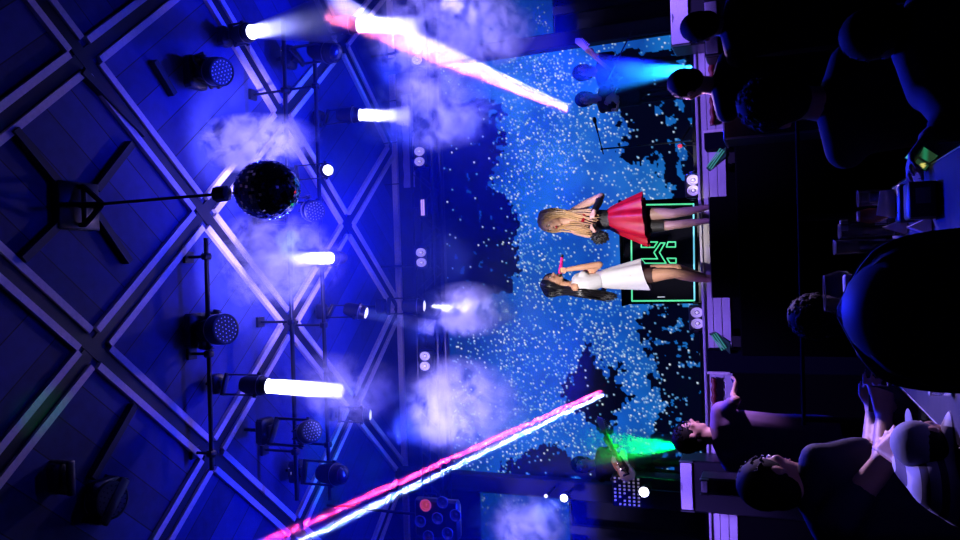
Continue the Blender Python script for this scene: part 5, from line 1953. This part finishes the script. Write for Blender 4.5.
def tumbler(label, u_b, v_b, u_t, r_px, fill, drink, ribs=0, group='glasses on the bar table', taper=.88, stuff=True):
    """u_b, v_b: the middle of the foot on the photo; u_t: the rim"""
    p = at_table(u_b, v_b)
    p.z = TZ + .001
    H = W(u_t, v_b, p.y).z - TZ
    R = r_px * PX(p)
    t = thing('drinking_glass', label, 'glass', p, group)
    prof = [(0, R * taper * .96), (.004, R * taper), (H * .5, R * (taper + 1) / 2), (H, R), (H, R - .0025), (H * .5, R * (taper + 1) / 2 - .0028), (.014, R * taper - .004), (.012, .001)]
    b = MB(); b.lathe(p, (0, 0, 1), prof, 28); put('glass', b, M_GLASS, t)
    b = MB(); b.ring_band(p + Vector((0, 0, H)), (0, 0, 1), R - .001, .0018, 32, 6); put('rim', b, mat('rim_glint', (.6, .6, .85), .1, .3), t)  # pale ring, the rim's blue highlight put into its colour
    if fill:
        b = MB(); b.lathe(p, (0, 0, 1), [(.016, R * taper - .006), (H * fill, R * (taper + (1 - taper) * fill) - .005)], 24); put('drink', b, drink, t)
        if stuff and fill < .7:
            b = MB(); b.disc(p + Vector((0, 0, H * .975)), (0, 0, 1), R - .004, 24, .004); put('foam', b, mat('pale_foam', (.30, .32, .42), .7), t)
        if stuff:
            for k in range(3):
                b = MB()
                q = p + Vector((R * .35 * math.cos(k * 2.1), R * .35 * math.sin(k * 2.1), H * fill * (.55 + .15 * k)))
                b.box(q, (R * .55, R * .55, R * .5), frame_of((.3 + k, .4, 1)), bevel=.003); put('ice_cube', b, M_ICE, t)
    return t, p, H, R


tumbler('tall glass of ice with a bright rim at the far corner of the table', 906, 196, 858, 8.4, .75, M_DRINKDARK)
tumbler('tall dark glass in the middle of the drinks, behind its slightly taller twin', 900, 229, 839, 7.6, .6, M_DRINKDARK)
tumbler('tall dark glass nearest the big blue rimmed head', 899, 245, 834, 7.8, .6, M_DRINKDARK)
# amber cocktail in a flaring glass
p = at_table(906, 214); p.z = TZ + .001
t = thing('cocktail_glass', 'amber cocktail in a tapering glass with a pale napkin beside it', 'glass', p)
H = W(857, 213, p.y).z - TZ
R = 7.4 * PX(p)
b = MB(); b.lathe(p, (0, 0, 1), [(0, R * .9), (.005, R * .9), (.012, R * .25), (H * .35, R * .45), (H * .55, R * .98), (H * .75, R * 1.06), (H, R * .72), (H, R * .68), (H * .75, R * 1.0), (H * .56, R * .9), (H * .37, .004)], 28); put('glass', b, M_GLASS, t)
b = MB(); b.lathe(p, (0, 0, 1), [(H * .36, R * .35), (H * .56, R * .93), (H * .75, R * 1.01), (H * .94, R * .78)], 28); put('drink', b, M_AMBER, t)
b = MB(); b.disc(p + Vector((0, 0, H * .96)), (0, 0, 1), R * .73, 24, .008); put('foam', b, M_ICE, t)
# small bottle
p = at_table(903, 221); p.z = TZ + .001; p.y += .12
t = thing('bottle', 'dark bottle with a square glinting cap behind the amber cocktail', 'bottle', p)
H = W(840, 212, p.y).z - TZ
b = MB(); b.lathe(p, (0, 0, 1), [(0, .030), (.004, .033), (H * .52, .033), (H * .68, .014), (H * .86, .013)], 24); put('body', b, mat('dark_bottle_glass', (.01, .012, .03), .08, spec=.8), t)
b = MB(); b.lathe(p + Vector((0, 0, H * .86)), (0, 0, 1), [(0, .017), (H * .14, .017)], 18); put('cap', b, M_STEEL, t)
b = MB(); b.lathe(p + Vector((0, 0, H * .2)), (0, 0, 1), [(0, .0336), (H * .2, .0336)], 24, cap=False); put('paper_label', b, mat('label_paper', (.4, .4, .5), .6), t)
# napkins, tent cards, dark box
p = at_table(912, 204); p.z = TZ + .001
t = thing('napkin_holder', 'white folded napkins standing in a black holder beside the tall glasses', 'napkins', p)
Hn = W(905, 204, p.y).z - TZ + .03
b = MB(); b.box(p + Vector((0, -.03, .02)), (.10, .07, .04), bevel=.004); put('holder', b, M_DARK, t)
for k in range(4):
    b = MB()
    x0 = -.045 + .004 * k
    b.prism([p + Vector((x0, -.01 + .012 * k, .005)), p + Vector((.045, -.01 + .012 * k, .005)), p + Vector((.04, -.004 + .014 * k, .075 - .008 * k)), p + Vector((x0 + .02, -.004 + .014 * k, .085 - .006 * k))], (0, .004, 0))
    put('napkin', b, mat('napkin_paper', (.75, .72, .8), .8), t, smooth=False)
for lab, u, v in (('folded white tent card in front of the tall dark glasses', 906, 226), ('smaller folded tent card nearer the big head', 930, 226)):
    p = at_table(u, v); p.z = TZ + .001
    b = MB()
    w_, h_ = .034, .055 if u < 920 else .045
    a = [p + Vector((-w_, -.022, 0)), p + Vector((w_, -.022, 0)), p + Vector((w_ * .2, 0, h_))]
    b.prism([p + Vector((-.022, -w_ * .8, 0)), p + Vector((.0, -w_ * .5, h_)), p + Vector((.022, -w_ * .8, 0))], (0, .05, 0))
    tag(put('tent_card', b, MATS['napkin_paper'], loc=p, smooth=False), lab, 'card', 'tent cards on the table')
p = at_table(936, 200); p.z = TZ + .001
t = thing('menu_box', 'dark box with a pale label standing near the table corner', 'box', p)
b = MB(); b.box(p + Vector((0, 0, .03)), (.085, .07, .06), bevel=.004); put('box', b, M_DARK, t)
b = MB(); b.box(p + Vector((.01, -.036, .03)), (.035, .002, .03)); put('paper_label', b, mat('label_tan', (.45, .36, .3), .7), t)
# things left of the big head
tumbler('short blue lit glass at the lower far corner of the table', 902, 381, 888, 5.5, .0, None, taper=.8)
tumbler('small shot glass beside the short blue lit glass', 913, 383, 904, 4.2, .4, M_AMBER, taper=.75, stuff=False)
tumbler('ribbed whisky glass on the lower side of the table', 951, 388, 930, 8.2, .5, M_DRINKDARK, taper=.92)
p = at_table(922, 378); p.z = TZ + .001
t = thing('salt_shaker', 'small salt shaker with a steel lid between the glasses at the lower side', 'shaker', p)
b = MB(); b.lathe(p, (0, 0, 1), [(0, .014), (.004, .016), (.032, .013)], 18); put('body', b, M_GLASS, t)
b = MB(); b.lathe(p + Vector((0, 0, .032)), (0, 0, 1), [(0, .0145), (.012, .0135), (.017, .006)], 18); put('lid', b, M_STEEL, t)
# balloon glass
p = at_table(897, 292); p.z = TZ + .001
t = thing('balloon_glass', 'big clear balloon glass standing before the curly haired guest', 'glass', p)
top = W(824, 276, p.y).z - TZ
R = 23 * PX(p)
b = MB(); b.lathe(p, (0, 0, 1), [(0, R * .55), (.004, R * .56), (.010, R * .08), (top * .38, R * .06), (top * .46, R * .5), (top * .66, R * .98), (top * .8, R), (top, R * .80),
                               (top, R * .785), (top * .8, R * .98), (top * .66, R * .955), (top * .47, R * .45), (top * .43, .001)], 36); put('bowl', b, M_GLASS, t)
b = MB(); b.ring_band(p + Vector((0, 0, top)), (0, 0, 1), R * .79, .0016, 40, 6); put('rim', b, MATS['rim_glint'], t)
p = W(857, 284, 1.95); 
t = thing('card_box', 'small pale box standing upright behind the balloon glass', 'box', Vector((p.x, p.y, TZ)))
b = MB(); b.box((p.x, p.y, (p.z + .03 + TZ) / 2), (.045, .03, p.z + .03 - TZ - .002), bevel=.004); put('carton', b, MATS['napkin_paper'], t)
b = MB(); b.box((p.x, p.y - .016, p.z), (.03, .002, .02)); put('print', b, M_GREYBAND, t)


# ---------------------------------------------------------------- phones
def phone(label, c, right, upv, w, h, screen):
    right = Vector(right).normalized()
    upv = Vector(upv)
    upv = (upv - right * upv.dot(right)).normalized()
    n = right.cross(upv)            # the screen side
    t = thing('smartphone', label, 'phone', c)
    b = MB(); b.box(c, (w, h, .008), (right, upv, n), bevel=.003); put('case', b, M_DARK, t)
    if screen:
        me_b = MB(); N = 14
        cols = []
        for i in range(N + 1):
            for j in range(N + 1):
                x, y = j / N - .5, i / N - .5
                me_b.v.append(Vector(c) + right * (x * w * .92) + upv * (y * h * .94) + n * .0045)
                g = .03 + .10 * max(0, math.sin(x * 9 + y * 5)) * (1 if y > -.1 else .2)
                col = [.01, g, g * .45]
                if (x + .3) ** 2 + (y - .28) ** 2 < .012:
                    col = [.55, .30, .04]
                if (x - .3) ** 2 + (y + .33) ** 2 < .014:
                    col = [.45, .40, .10]
                if abs(y + .1) < .05 and x > -.3:
                    col = [.003, .006, .004]
                if x < -.38:
                    col = [.05, .30, .34]
                cols.append(col + [1])
        for i in range(N):
            for j in range(N):
                me_b.f.append([i * (N + 1) + j, i * (N + 1) + j + 1, (i + 1) * (N + 1) + j + 1, (i + 1) * (N + 1) + j]); me_b.mi.append(0)
        o = put('screen', me_b, vcol_mat('phone_screen_picture', True, .2, 1.6), t, smooth=False)
        at = o.data.color_attributes.new('Col', 'FLOAT_COLOR', 'POINT')
        at.data.foreach_set('color', np.array(cols, np.float32).ravel())
    else:
        b = MB(); b.box(Vector(c) + n * .0045, (w * .92, h * .94, .001), (right, upv, n)); put('screen', b, M_LENSDARK, t)
    b = MB()
    for k in range(2):
        b.disc(Vector(c) - n * .005 + upv * (h * .38 - .016 * k) + right * w * .3, n, .005, 12, .003)
    put('camera', b, M_LENSDARK, t)
    return t


p = W(921, 157, 2.06)
px = PX(p)
# towards the viewer: the screen is lit with a green picture
phone('glowing phone with a green picture on its screen held at the upper right', p, W(932, 166, 2.06) - W(910, 152, 2.06), W(926, 148, 2.06) - W(916, 165, 2.06), 24 * px, 19 * px, True)
p = W(893, 400, 2.72)
phone('dark phone held up by both hands of the man in the navy shirt', p, W(898, 406, 2.75) - W(898, 392, 2.75), W(880, 399, 2.75) - W(905, 399, 2.75), .085, .14, False)
